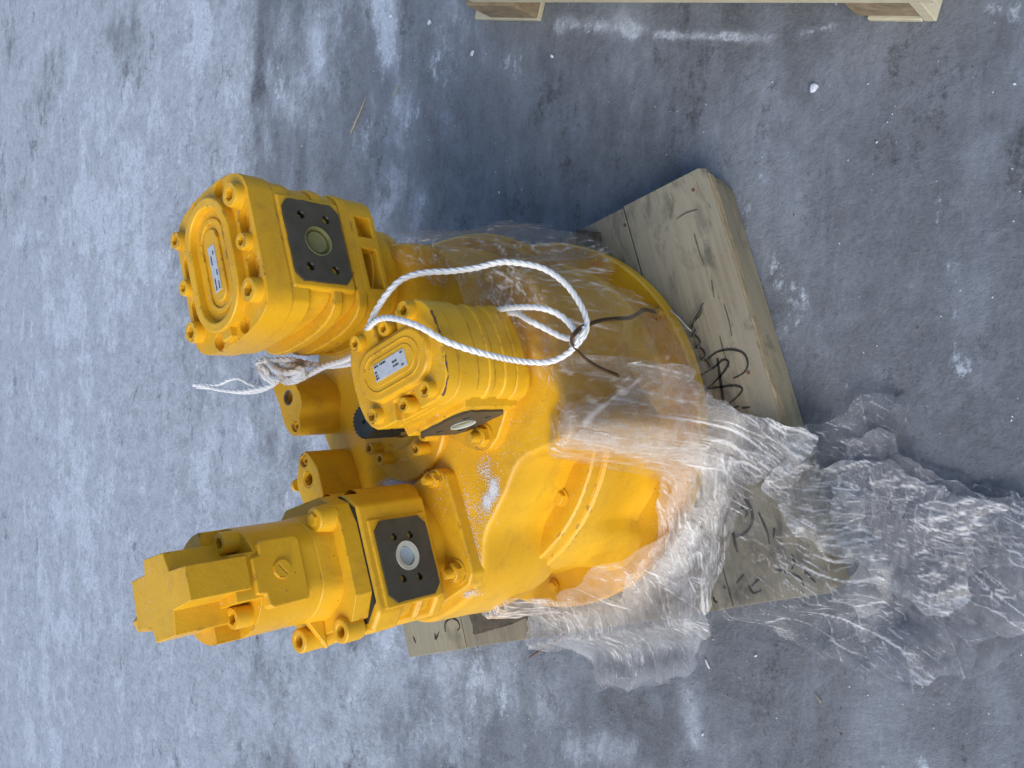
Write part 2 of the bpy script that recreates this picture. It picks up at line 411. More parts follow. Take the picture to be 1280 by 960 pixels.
# ------------------------------------------------------------------ pallet under the machine
DZ = .083
pA = Vector(at2(880, 206, DZ)); pB = Vector(at2(1040, 741, DZ))
e1 = (pB - pA).normalized(); e2 = Vector((e1.y, -e1.x))
if e2.y < 0: e2 = -e2
L1 = (pB - pA).length
c_ = Vector(at2(509, 812, DZ)); L2 = (c_ - pA).dot(e2)
PANG = math.atan2(e1.y, e1.x)
WOODT = wood('weathered_deck_wood', (.31, .28, .205), (.225, .20, .145), PANG, .9, .45)
WOODP = wood('pale_deck_wood', (.40, .36, .25), (.31, .275, .19), PANG, .6, .3)
WOODS = wood('pale_stringer_wood', (.40, .345, .23), (.29, .24, .155), PANG, .6)
WOODE = wood('rough_cut_edge', (.42, .34, .21), (.27, .21, .13), PANG, .4, 0, 3)
def P(u, v, z): return Vector((*(pA + e1 * u + e2 * v), z))
pallet = tag(empty('wooden_pallet', P(0, 0, 0), PANG), 'low grey wooden pallet with pen scribbles that carries the yellow pump unit', 'pallet')
s1 = (Vector(at2(790, 300, DZ)) - pA).dot(e2); s2 = (Vector(at2(577, 780, DZ)) - pA).dot(e2)
cuts = [0, s1, s1 + (s2 - s1) / 3, s1 + 2 * (s2 - s1) / 3, s2, L2]
for k in range(5):
    bm = bmesh.new(); v0, v1 = cuts[k] + (.0012 if k else 0), cuts[k + 1] - .0012
    n = 12; cr = .006 if k == 0 else 0
    pts = []
    # near corner slightly broken off
    for i in range(n + 1):
        u = L1 * i / n; pts.append((u + (cr if i == 0 and k == 0 else 0), v0 + random.uniform(-.0012, .0012) * (k == 0)))
    pts += [(L1 + random.uniform(-.002, .002), v1), (-.001 if k else -.002, v1)]
    if k == 0: pts.append((0, v0 + .012))
    f = lambda a, b, z: P(a, b, z)
    prism(bm, pts, DZ - .016, DZ, fr=f)
    build('deck_board', bm, WOODT if k < 4 else WOODP, pallet, .0012)
# plywood edge strip, stringers and bottom boards
for v0 in (.002, L2 / 2 - .03, L2 - .062):
    bm = bmesh.new(); box(bm, (.03 if v0 < .01 else .004, v0 + .004, .018), (L1 - .004, v0 + .05, DZ - .017), P)
    if v0 < .01:
        bm.verts.ensure_lookup_table()
    build('stringer', bm, WOODS, pallet, .003)
for u0 in (.02, L1 / 2 - .05, L1 - .12):
    bm = bmesh.new(); box(bm, (u0, .005, .001), (u0 + .1, L2 - .005, .0175), P)
    build('bottom_board', bm, WOODS, pallet, .002)
bm = bmesh.new(); box(bm, (.016, -.0028, DZ - .0175), (L1 - .006, .0035, DZ - .0035), P)
bmesh.ops.subdivide_edges(bm, edges=[e for e in bm.edges if e.calc_length() > .3], cuts=60)
for v in bm.verts:
    v.co += Vector((random.uniform(-.0016, .0016), random.uniform(-.0016, .0016), random.uniform(-.0012, .0012)))
build('edge_strip', bm, WOODE, pallet)
bm = bmesh.new(); prism(bm, [(.004, .012), (.030, -.002), (L1 * .5, -.002), (L1 - .004, -.001), (L1 - .004, .006), (.004, .014)], .002, DZ - .0185, fr=P)
build('side_board', bm, WOODS, pallet, .003)
# pen strokes on the deck
def stroke(pts, w=.004, mat=INK, z=DZ + .0006, sub=6, parent=None, name='pen_stroke'):
    path = catmull([(*at2(x, y, DZ), 0) for x, y in pts], sub)
    bm = bmesh.new(); T, _ = frames(path); L = []; Rr = []
    n = len(path)
    for i, p in enumerate(path):
        s = Vector((-T[i].y, T[i].x, 0)) * w * .5 * (.55 + .45 * math.sin(math.pi * min(1, (i + 1) / n * 1.15))) * random.uniform(.85, 1.15)
        L.append(bm.verts.new((p.x + s.x, p.y + s.y, z))); Rr.append(bm.verts.new((p.x - s.x, p.y - s.y, z)))
    for i in range(n - 1): bm.faces.new((L[i], L[i + 1], Rr[i + 1], Rr[i]))
    g = bmesh.ops.extrude_face_region(bm, geom=list(bm.faces))
    for v in [x for x in g['geom'] if isinstance(x, bmesh.types.BMVert)]: v.co.z += .0004
    return build(name, bm, mat, parent or pallet)
S = [[(885, 449), (897, 440), (915, 437), (930, 442), (935, 455), (930, 466), (917, 473)],
     [(897, 448), (900, 470), (904, 498), (906, 510)],
     [(876, 469), (892, 460), (904, 450), (911, 453), (905, 465), (893, 478), (883, 487)],
     [(884, 486), (900, 484), (918, 482), (928, 486), (922, 496), (908, 507)],
     [(884, 503), (893, 508), (908, 511), (924, 508)], [(928, 510), (938, 509)],
     [(906, 655), (913, 630), (924, 621), (936, 630), (941, 648), (934, 664), (922, 670), (910, 664), (905, 658)],
     [(917, 640), (925, 634), (934, 640), (932, 646)], [(917, 665), (919, 680), (922, 690)],
     [(880, 684), (876, 692), (872, 700)], [(884, 736), (885, 746), (882, 756), (878, 757)], [(892, 747), (894, 752), (897, 753)],
     [(930, 718), (924, 725), (921, 729)], [(936, 732), (942, 741), (952, 738)], [(948, 640), (955, 655), (960, 668), (962, 680)],
     [(970, 712), (985, 716), (1000, 722), (1006, 735)], [(990, 693), (993, 703), (990, 712)], [(1008, 716), (1014, 722), (1020, 728)],
     [(968, 660), (967, 672)], [(952, 722), (945, 727), (940, 733)],
     [(557, 790), (557, 779), (564, 773), (572, 776), (575, 784), (572, 788)], [(544, 792), (545, 799), (549, 790)],
     [(517, 796), (520, 804)]]
for i, s_ in enumerate(S): stroke(s_, .0052 if i in (1, 6, 8) else .0036)
for u_, v_ in ((.03, .03), (.34, .028), (.65, .03), (.03, .17), (.34, .17), (.65, .17), (.65, .40), (.65, .60), (.65, .86), (.655, .75)):
    if u_ < L1:
        bm = bmesh.new(); cyl(bm, P(u_ * L1 / .683, v_, DZ - .001), (0, 0, 1), .0032, .0030, .0017, 12); build('nail_head', bm, RUST, pallet)
for (x1_, y1_, x2_, y2_) in ((872, 262, 846, 274), (868, 292, 880, 330), (905, 380, 915, 420), (780, 322, 786, 352), (900, 420, 912, 460), (890, 350, 893, 372)):
    q1_ = at(x1_, y1_, DZ); q2_ = at(x2_, y2_, DZ); mid_ = (q1_ + q2_) / 2 + Vector((random.uniform(-.004, .004), random.uniform(-.004, .004), 0))
    stroke([(x1_, y1_), ((x1_ + x2_) / 2 + random.uniform(-2, 2), (y1_ + y2_) / 2 + random.uniform(-2, 2)), (x2_, y2_)], .0022, RUBBER, name='crack')
# two dark bearer blocks under the flange
def bearer(px4, z0, z1, label):
    bm = bmesh.new(); prism(bm, [at2(x, y, z1) for x, y in px4], z0, z1)
    bmesh.ops.subdivide_edges(bm, edges=list(bm.edges), cuts=3)
    for v in bm.verts: v.co += Vector([random.uniform(-.0012, .0012) for _ in range(3)])
    tag(build('packing_block', bm, RUBBER, None), label, 'block', 'dark packing blocks under the flange')
bearer([(720, 287), (746, 290), (748, 330), (722, 330)], DZ + .0005, DZ + .014, 'small dark wooden packing block beside the upper rim of the flange')
bearer([(586, 768), (655, 735), (672, 765), (640, 780), (594, 793)], DZ + .0005, DZ + .010, 'flat dark grimy wooden packing block at the lower end of the pallet')

# ------------------------------------------------------------------ the pump unit
unit = tag(empty('hydraulic_pump_unit', (-.1, 1.02, DZ)), 'yellow transfer gearbox with three upright hydraulic pumps, wrapped in clear film on its pallet', 'pump unit')
FC = (-.075, .994); FR = .336; FZ0, FZ1 = DZ + .002, DZ + .032
bm = bmesh.new()
lathe(bm, (*FC, 0), (0, 0, 1), [(.20, FZ0), (FR - .004, FZ0), (FR, FZ0 + .004), (FR, FZ1 - .004), (FR - .004, FZ1), (.318, FZ1), (.20, FZ1), (.20, FZ0)], 128)
bmesh.ops.remove_doubles(bm, verts=bm.verts, dist=1e-6)
build('flange', bm, YEL, unit)
# bell housing
RC = (-.045, 1.030)
bm = bmesh.new(); NB = 96
sp0 = at(752, 657, .2); STEP = math.atan2(sp0.y - FC[1], sp0.x - FC[0])
NB = 180
levels = [(FZ1 - .002, .298, .15), (FZ1 + .010, .290, 0.2), (.18, .292, .5), (.215, .298, .7), (.250, .306, .95), (.268, .307, 1), (.2725, .303, 1), (.2735, .2995, 1), (.2745, .3000, 1), (.293, .2985, 1), (.296, .295, 1), (.296, .282, 1), (.292, .274, 1), (.292, .05, 1)]
rings = []
for z, r, t in levels:
    ring = []
    for i in range(NB):
        a = 2 * math.pi * i / NB
        rr = r
        if z < .27:    # cast swelling towards the lower left of the housing, with a soft step
            da = (a - STEP + math.pi) % (2 * math.pi) - math.pi            # > 0: towards the viewer
            k_ = max(0, (.262 - z) / .12)
            rr += k_ * (-.022 / (1 + math.exp(-da * 70)) * math.exp(-max(0, da) * 1.5) + .014 * math.exp(-((da + .20) / .16) ** 2) - .022 / (1 + math.exp((da + .42) * 50)) * math.exp(-max(0, -da - .42) * 1.5))
        c = (FC[0] * (1 - t) + RC[0] * t, FC[1] * (1 - t) + RC[1] * t)
        ring.append(bm.verts.new((c[0] + rr * math.cos(a), c[1] + rr * math.sin(a), z)))
    rings.append(ring)
for A, B in zip(rings, rings[1:]):
    for i in range(NB): bm.faces.new((A[i], A[(i + 1) % NB], B[(i + 1) % NB], B[i]))
bm.faces.new(rings[0][::-1]); bm.faces.new(rings[-1])
build('bell_housing', bm, YEL, unit)
# main casting: cloverleaf body
ZT = .42
top_px = [(404, 545), (414, 570), (432, 610), (452, 650), (475, 710), (505, 765), (528, 779), (556, 770), (586, 748), (602, 716), (606, 670), (619, 642), (632, 616), (641, 592), (650, 577), (667, 566), (690, 556), (706, 547), (712, 536),
          (710, 522), (700, 490), (692, 450), (688, 410), (672, 365), (652, 338), (632, 338), (606, 348), (580, 336), (548, 312), (505, 304), (462, 310), (430, 345), (408, 400), (396, 450), (396, 500)]
base = catmull([(*at2(x, y, ZT), 0) for x, y in top_px + top_px[:1]], 4)[:-1]
cen = Vector((-.06, 1.02, 0))
def ring_off(pts, off):
    out = []; n = len(pts)
    for i in range(n):
        t = (pts[(i + 1) % n] - pts[i - 1]).normalized(); nr = Vector((t.y, -t.x, 0))
        if (pts[i] + nr * .01 - cen).length < (pts[i] - nr * .01 - cen).length: nr = -nr
        out.append(pts[i] + nr * off)
    out = [(out[i - 1] + out[i] * 4 + out[(i + 1) % n]) / 6 for i in range(n)]
    return out
bm = bmesh.new(); rings = []
for z, off in [(.235, .004), (.262, .009), (.290, .010), (.33, .006), (ZT - .012, .0015), (ZT - .007, .0005), (ZT - .0032, -.001), (ZT - .001, -.0034), (ZT, -.0065)]:
    rr_ = ring_off(base, off); lobe = at(711, 533, ZT); lobe.z = 0; od = (lobe - cen); od.z = 0; od.normalize()
    fl_ = max(0, (ZT - .015 - z) / (ZT - .285)) ** 1.1 * .022
    rings.append([bm.verts.new((p.x + od.x * fl_ * g_, p.y + od.y * fl_ * g_, z)) for p in rr_ for g_ in (math.exp(-((p - lobe).length / .052) ** 2),)])
n = len(base)
for A, B in zip(rings, rings[1:]):
    for i in range(n): bm.faces.new((A[i], A[(i + 1) % n], B[(i + 1) % n], B[i]))
bm.faces.new(rings[0][::-1]); bm.faces.new(rings[-1])
body = build('gearbox_casting', bm, YEL, unit)
# a bulge of the casting above the bell at the near side
# fasteners -----------------------------------------------------------------
def cap_screw_mesh():
    bm = bmesh.new()
    n = 24; prof_ = [(1.0, 0), (1.0, .86), (.93, 1.0)]
    rings = [[bm.verts.new((r * math.cos(2 * math.pi * i / n), r * math.sin(2 * math.pi * i / n), h)) for i in range(n)] for r, h in prof_]
    def hexr(t, r0): # hexagon radius at angle
        k = math.pi / 6; tt = (t % (math.pi / 3)) - k; return r0 * math.cos(k) / math.cos(tt)
    for h, s_ in ((1.0, .60), (.97, .56), (.35, .56)):
        rings.append([bm.verts.new((hexr(2 * math.pi * i / n, s_) * math.cos(2 * math.pi * i / n), hexr(2 * math.pi * i / n, s_) * math.sin(2 * math.pi * i / n), h)) for i in range(n)])
    for A, B in zip(rings, rings[1:]):
        for i in range(n): bm.faces.new((A[i], A[(i + 1) % n], B[(i + 1) % n], B[i]))
    bm.faces.new(rings[-1]); bm.faces.new(rings[0][::-1])
    return mesh_from(bm, 'cap_screw', YEL)
CAPM = cap_screw_mesh()
def cap_screw(p, r, h, parent, axis=(0, 0, 1), name='cap_screw'):
    q = Vector((0, 0, 1)).rotation_difference(Vector(axis))
    mw = Matrix.Translation(Vector(p)) @ q.to_matrix().to_4x4() @ Matrix.Rotation(random.uniform(0, 1), 4, 'Z') @ Matrix.Diagonal((r, r, h, 1))
    return link(name, CAPM, parent, mw)
def hexbolt_mesh(stud):
    bm = bmesh.new()
    cyl(bm, (0, 0, 0), (0, 0, 1), 1.3, 1.3, .16, 28)                                   # washer
    cyl(bm, (0, 0, .162), (0, 0, 1), 1.0, 1.0, .62, 6)
    cyl(bm, (0, 0, .783), (0, 0, 1), .86, .78, .07, 24)
    if stud: cyl(bm, (0, 0, .80), (0, 0, 1), .52, .46, 1.15, 20)
    return mesh_from(bm, 'hex_nut' if stud else 'hex_bolt', YEL)
NUTM = hexbolt_mesh(True); HEXM = hexbolt_mesh(False)
def hexb(p, r, parent, stud=True, axis=(0, 0, 1)):
    q = Vector((0, 0, 1)).rotation_difference(Vector(axis))
    mw = Matrix.Translation(Vector(p)) @ q.to_matrix().to_4x4() @ Matrix.Rotation(random.uniform(0, 1), 4, 'Z') @ Matrix.Diagonal((r, r, r, 1))
    return link('hex_nut' if stud else 'hex_bolt', NUTM if stud else HEXM, parent, mw)
# bolt on the ledge and on the flange
hexb(at(701, 622, .2925), .0115, unit, False)
for x, y in ((656, 313), (743, 323), (823, 392), (866, 486)): hexb(at(x, y, FZ1 + .006), .009, unit, False)
hexb(at(692, 733, FZ1 + .005), .009, unit, False)
# pump seats (pads under the pumps)
def pad(pxs, z0, z1, name, bev=.004, mat=YEL, parent=unit):
    bm = bmesh.new(); prism(bm, [at2(x, y, z1) for x, y in pxs], z0, z1); return build(name, bm, mat, parent, bev, 3)
padC = pad([(520, 602), (532, 590), (546, 586), (556, 592), (570, 640), (587, 702), (590, 718), (586, 732), (572, 742), (545, 760), (500, 750), (470, 690), (480, 640)], ZT - .01, ZT + .022, 'mounting_plate')
padB = pad([(583, 562), (596, 566), (612, 562), (622, 548), (636, 505), (650, 430), (640, 400), (560, 385), (520, 400), (510, 470), (540, 530)], ZT - .01, ZT + .016, 'mounting_plate')
hexb(at(544, 600, ZT + .0215), .0125, unit); hexb(at(571, 715, ZT + .0215), .0150, unit); hexb(at(604, 546, ZT + .0155), .0155, unit)
# bearing cap with splined shaft
SC = Vector((-.058, 1.020))
bm = bmesh.new()
lathe(bm, (SC.x, SC.y, 0), (0, 0, 1), [(0, ZT - .01), (.098, ZT - .01), (.098, ZT + .006), (.095, ZT + .009), (.066, ZT + .009), (.062, ZT + .013), (.045, ZT + .014), (.038, ZT + .010), (.028, ZT + .010), (.0265, ZT + .004), (0, ZT + .004)], 64)
build('bearing_cap', bm, YEL, unit)
for x, y in ((461, 561), (474, 574), (519, 562), (528, 544), (470, 505), (520, 505)):
    p = at(x, y, ZT + .035); cap_screw((p.x, p.y, ZT + .008), .0098, .027, unit)
bm = bmesh.new(); teeth = 24; pts = []
for i in range(teeth * 4):
    r = .0262 if i % 4 in (0, 1) else .0232; a = 2 * math.pi * (i + (.25 if i % 4 in (0, 2) else -.25)) / (teeth * 4); pts.append((r * math.cos(a) + SC.x, r * math.sin(a) + SC.y))
prism(bm, pts, ZT + .022, ZT + .086)
cyl(bm, (SC.x, SC.y, ZT + .003), (0, 0, 1), .019, .019, .022, 32)
cb = bmesh.new(); cyl(cb, (SC.x, SC.y, ZT + .07), (0, 0, 1), .0035, .0035, .03, 16)
build('splined_shaft', boolean(bm, cb), DARKSTEEL, unit, .0006, 1)
# two oval port bosses at the far side
def boss(pxs, zt, screws, port, extra=None):
    bm = bmesh.new(); out = [(*at2(x, y, zt), 0) for x, y in pxs]
    sm = catmull(out + out[:1], 3)[:-1]
    prism(bm, [(p.x, p.y) for p in sm], ZT - .16, zt)
    cb = bmesh.new()
    for x, y in screws: p = at(x, y, zt); cyl(cb, (p.x, p.y, zt - .012), (0, 0, 1), .0095, .0095, .03, 24)
    p = at(*port, zt); cyl(cb, (p.x, p.y, zt - .022), (0, 0, 1), .0135, .0135, .05, 28)
    o = build('port_boss', boolean(bm, cb), YEL, unit, .002, 2)
    for x, y in screws: q = at(x, y, zt); cap_screw((q.x, q.y, zt - .0125), .0080, .009, o)
    bm = bmesh.new(); ringp(bm, circle(.0134, 28, (p.x, p.y)), circle(.0112, 28, (p.x, p.y)), zt - .008, zt - .001)
    build('retaining_ring', bm, STEEL if extra is None else YEL, o)
    bm = bmesh.new(); cyl(bm, (p.x, p.y, zt - .0215), (0, 0, 1), .011, .011, .006, 20); build('port_plug', bm, YEL, o, .001)
    return o
boss([(340, 470), (352, 466), (364, 474), (374, 490), (377, 506), (374, 520), (375, 536), (370, 545), (362, 541), (355, 528), (349, 505), (342, 486)], .502, [(344, 476), (369, 533)], (360, 497))
b2 = boss([(381, 564), (388, 571), (396, 585), (400, 601), (404, 620), (409, 642), (400, 650), (386, 646), (376, 622), (371, 606), (372, 590), (374, 572)], .50, [(380, 576)], (385, 599), 1)
bm = bmesh.new(); q = at(371, 606, .49); cyl(bm, q - Vector((0, .004, 0)), (-.2, 1, 0), .011, .010, .008, 20); build('boss_nipple', bm, YEL, unit, .0015)

# ---------------------------------------------------------------- gear pumps
def local(c, ang):
    u = Vector((math.cos(ang), math.sin(ang))); v = Vector((-u.y, u.x))
    f = lambda a, b, z: Vector((c[0] + a * u.x + b * v.x, c[1] + a * u.y + b * v.y, z))
    d = lambda a, b, z=0: Vector((a * u.x + b * v.x, a * u.y + b * v.y, z))
    return f, d
def port_face(f, d, parent, b0, a0, z0, a1, z1, ch, centre, pr, holes, hr, ragged=0, plug=PLUGM, ring=RINGW, rr=1.0, th=.0035, padbm=None, padbev=.006):
    """dark machined plate on the plane b = b0 (facing -b); chamfered corners, real holes"""
    ca = ch if isinstance(ch, tuple) else (ch, ch)
    pts = [(a0 + ca[0], z0), (a1 - ca[0], z0), (a1, z0 + ca[1]), (a1, z1 - ca[1]), (a1 - ca[0], z1), (a0 + ca[0], z1), (a0, z1 - ca[1]), (a0, z0 + ca[1])]
    if ragged:
        q = []
        for i in range(8):
            p0, p1 = pts[i], pts[(i + 1) % 8]
            for k in range(9):
                t = k / 9; q.append((p0[0] + (p1[0] - p0[0]) * t + random.uniform(-1, 1) * ragged, p0[1] + (p1[1] - p0[1]) * t + random.uniform(-1, 1) * ragged))
        pts = q
    bm = bmesh.new(); n = len(pts)
    A = [bm.verts.new(f(a, b0 - th, z)) for a, z in pts]; B = [bm.verts.new(f(a, b0 + .004, z)) for a, z in pts]
    for i in range(n): bm.faces.new((A[i], A[(i + 1) % n], B[(i + 1) % n], B[i]))
    bm.faces.new(A); bm.faces.new(B[::-1])
    if padbm is not None:
        kb = bmesh.new(); cyl(kb, f(centre[0], b0 - .02, centre[1]), d(0, 1), pr * 1.01, pr * 1.01, .035, 36)
        for a, z in holes: cyl(kb, f(a, b0 - .02, z), d(0, 1), hr * 1.03, hr * 1.03, .038, 20)
        build('port_pad', boolean(padbm, kb), YEL, parent, padbev, 3)
    cb = bmesh.new(); cyl(cb, f(centre[0], b0 - .02, centre[1]), d(0, 1), pr, pr, .05, 36)
    for a, z in holes: cyl(cb, f(a, b0 - .02, z), d(0, 1), hr, hr, .05, 20)
    o = build('port_face', boolean(bm, cb), PORT, parent)
    for a, z in holes:
        bm = bmesh.new(); lathe(bm, f(a, b0 - th + .001, z), d(0, 1), [(hr, 0), (hr * .86, .0015), (hr * .86, .016), (0, .017)], 20)
        build('bolt_hole', bm, HOLE, o)
    c = f(centre[0], b0 - th - .0003, centre[1])
    bm = bmesh.new(); lathe(bm, c, d(0, 1), [(pr * (.76 if rr > 1.1 else .88), .0), (pr * rr, -.0012), (pr * rr, .001), (pr * .985, .001), (pr * .985, .012), (pr * (.76 if rr > 1.1 else .88), .012), (pr * (.76 if rr > 1.1 else .88), 0)], 36)
    build('port_ring', bm, ring, o)
    bm = bmesh.new(); lathe(bm, f(centre[0], b0 - th + .0035, centre[1]), d(0, 1), [(0, 0), (pr * .5, .0005), (pr * .70, -.001), (pr * .80, .002), (pr * .97, .002), (pr * .97, .006), (0, .006)], 32)
    build('port_plug', bm, plug, o)
    return o
def plate_lines(f, parent, cx, cy, z, ha, hb, rows, wobble=0):
    for a, b, l in rows:
        x = a
        while x < a + l:
            w_ = random.uniform(.0014, .0034)
            bm = bmesh.new(); box(bm, (cx + x, cy + b, z), (cx + min(x + w_, a + l), cy + b + .0026, z + .0002), f); build('printed_mark', bm, INK, parent)
            x += w_ + random.uniform(.0006, .0012)

def cutbody(bm, cuts):
    return boolean(bm, cuts) if cuts is not None else bm

# pump A: the tall one at the upper left -----------------------------------
def pump_a():
    f, d = local((.171, 1.122), R(19)); ha, hb, fl = .121, .101, .074
    bm = bmesh.new()
    prism(bm, circle(.088, 40), ZT - .02, .475, fr=f)
    o = build('gear_pump', bm, YEL, unit, .003); tag(o, 'largest upright gear pump, square dark port face towards the viewer')
    # mounting flange block with slots
    bm = bmesh.new(); prism(bm, prof(ha - .004, hb - .002, fl - .01), .462, .512, fr=f)
    cb = bmesh.new()
    box(cb, (.028, -.13, .472), (.062, -.072, .500), f); box(cb, (-.060, -.13, .472), (.008, -.070, .500), f)
    box(cb, (-.16, -.05, .475), (-.092, .05, .500), f)
    build('mounting_flange', boolean(bm, cb), YEL, o, .002)
    cap_screw(f(.018, -.084, .470), .011, .03, o); 
    # pumping section: ribs at the rounded ends, flat pad on the near side
    for z0, z1, k in ((.511, .528, 1), (.528, .558, .86), (.558, .574, 1), (.574, .616, .85), (.616, .646, 1)):
        bm = bmesh.new(); p = prof(fl + (ha - fl) * k - .004 - (0 if k == 1 else .012), hb * (1 if k == 1 else .975) - .002, fl - (0 if k == 1 else .012), hp=ha - .005)
        prism(bm, p, z0 - .0008, z1 + .0008, fr=f); build('pump_section', bm, YEL, o, .005 if k < 1 else .003, 3)
    bm = bmesh.new(); box(bm, (-.072, -.1025, .531), (.076, -.05, .6445), f)
    port_face(f, d, o, -.1025, -.062, .5385, .067, .6385, (.013, .012), (.003, .588), .0235, [(.043, .609), (.041, .565), (-.039, .611), (-.041, .567)], .0068, .0007, PLUGM, PLUGM, .99, padbm=bm)
    # cover
    bm = bmesh.new(); prism(bm, prof(ha, hb, fl), .647, .688, fr=f)
    cb = bmesh.new()
    for a in (.034, -.036):
        for s_ in (-1, 1): prism(cb, stadium(.020, .0125, 6, (a, s_ * .079)), .674, .72, fr=f)
    for sx in (-1, 1):
        for sy in (-1, 1): prism(cb, circle(.013, 16, (sx * .104, sy * .034)), .676, .72, fr=f)
    cov = build('pump_cover', boolean(bm, cb), YEL, o, .0025, 2)
    # raised oval with a recessed floor
    bm = bmesh.new(); ringp(bm, stadium(.101, .059, 14), stadium(.086, .045, 14), .680, .703, f); build('raised_rim', bm, YEL, cov, .003, 3)
    bm = bmesh.new(); prism(bm, stadium(.088, .047, 14), .680, .691, fr=f); build('recess_floor', bm, YEL, cov)
    bm = bmesh.new(); ringp(bm, stadium(.072, .033, 14), stadium(.064, .026, 14), .6905, .6945, f); build('inner_rim', bm, YEL, cov, .0015, 2)
    bm = bmesh.new(); prism(bm, stadium(.056, .018, 12), .6905, .6955, fr=f); build('nameplate_pad', bm, YEL, cov, .002, 2)
    bm = bmesh.new(); box(bm, (-.040, -.0085, .6957), (.030, .0085, .6967), f); pl = build('nameplate', bm, PLATE, cov, .0003)
    plate_lines(f, pl, -.005, 0, .6969, .03, .008, [(-.033, -.006, .012), (-.033, .002, .018), (-.012, -.006, .008), (.006, .002, .014), (.02, -.005, .006)])
    bm = bmesh.new(); box(bm, (-.128 + .013, -.012, .684), (-.095, .012, .699), f); build('rib', bm, YEL, cov, .003)
    for a, b, r in ((.074, -.078, .0175), (.0, -.080, .0125), (-.074, -.078, .0175), (.078, .080, .0140), (.0, .084, .0125), (-.074, .082, .0160)):
        cap_screw(f(a * .97, b, .676 if r > .0126 else .682), r, .027 if r > .0126 else .019, cov)
    return f
fA = pump_a()

# pump B: the small turned one in the middle -------------------------------
def pump_b():
    f, d = local((.024, .8405), R(-69)); ha, hb, fl = .090, .069, .050
    bm = bmesh.new(); prism(bm, prof(ha - .002, hb + .002, fl), ZT + .014, .463, fr=f)
    o = build('gear_pump', bm, YEL, unit, .004, 3); tag(o, 'small upright gear pump in the middle, under the rope')
    for z0, z1, k in ((.463, .486, 1), (.486, .506, .9), (.506, .517, 1), (.517, .538, .93), (.538, .575, 1)):
        bm = bmesh.new(); p = prof(ha * (1 if k == 1 else .982) - .002, hb * (1 if k == 1 else .972), fl - (0 if k == 1 else .004))
        prism(bm, p, z0 - .0008, z1 + .0008, fr=f); build('pump_section', bm, YEL, o, .0008 if k < 1 else .004, 3)
    # pad swelling towards the port face
    bm = bmesh.new()
    lo = [(-.066, -.078), (.050, -.078), (.062, -.05), (.062, 0), (-.07, 0), (-.075, -.05)]
    prism(bm, lo, .442, .548, fr=f)
    port_face(f, d, o, -.078, -.060, .449, .040, .541, (.014, .013), (-.012, .492), .0185, [(.015, .512), (.017, .470), (-.040, .512), (-.038, .471)], .005, .0016, PLUGM, RINGW, 1.0, padbm=bm)
    bm = bmesh.new(); prism(bm, prof(ha, hb, fl), .576, .601, fr=f)
    cb = bmesh.new()
    for s_ in (-1, 1): prism(cb, [(-.021, s_ * .043), (.019, s_ * .043), (.026, s_ * .09), (-.028, s_ * .09)][::s_], .588, .62, fr=f)
    cov = build('pump_cover', boolean(bm, cb), YEL, o, .003, 3)
    bm = bmesh.new(); prism(bm, stadium(.073, .040, 12), .598, .6085, top=stadium(.069, .036, 12), fr=f); build('raised_oval', bm, YEL, cov, .003, 3)
    bm = bmesh.new(); ringp(bm, stadium(.056, .0265, 14), stadium(.0535, .024, 14), .608, .6098, f); build('inner_rim', bm, YEL, cov, .0006, 2)
    bm = bmesh.new(); prism(bm, stadium(.046, .0185, 12), .608, .6098, fr=f); build('nameplate_pad', bm, YEL, cov, .001, 2)
    bm = bmesh.new(); box(bm, (-.032, -.0115, .610), (.032, .0115, .611), f); pl = build('nameplate', bm, PLATE, cov, .0003)
    plate_lines(f, pl, 0, 0, .6112, .03, .01, [(-.030, .007, .009), (-.018, .007, .012), (-.0305, -.0005, .004), (-.0305, -.005, .005), (-.0305, -.009, .006), (.006, .0005, .010), (.006, -.005, .011), (.024, .007, .005), (.022, -.009, .004)])
    for a, b, r in ((.052, -.052, .0108), (.0, -.054, .0105), (-.054, -.050, .0108), (.052, .054, .0125), (-.0, .052, .0105), (-.052, .052, .0108)):
        cap_screw(f(a, b * 1.02, .594 if abs(a) > .01 else .588), r, .020 if abs(a) > .01 else .018, cov)
    # paint rubbed off round two corners
    for c0, c1 in (((.064, -.066), (.088, -.022)), ((.086, .012), (.084, .040))):
        pts = []
        bm = bmesh.new(); path = []
        for k in range(9):
            t = k / 8; a = c0[0] + (c1[0] - c0[0]) * t; b = c0[1] + (c1[1] - c0[1]) * t
            # press it onto the outline
            p_ = min(prof(ha, hb, fl, 40), key=lambda q: (q[0] - a) ** 2 + (q[1] - b) ** 2)
            path.append(f(p_[0] * .990, p_[1] * .990, .5992 + random.uniform(-.0014, .0005)))
        tube(bm, path, lambda i: random.uniform(.0006, .0021), 6); build('chipped_edge', bm, RUST, cov)
    return f
fB = pump_b()

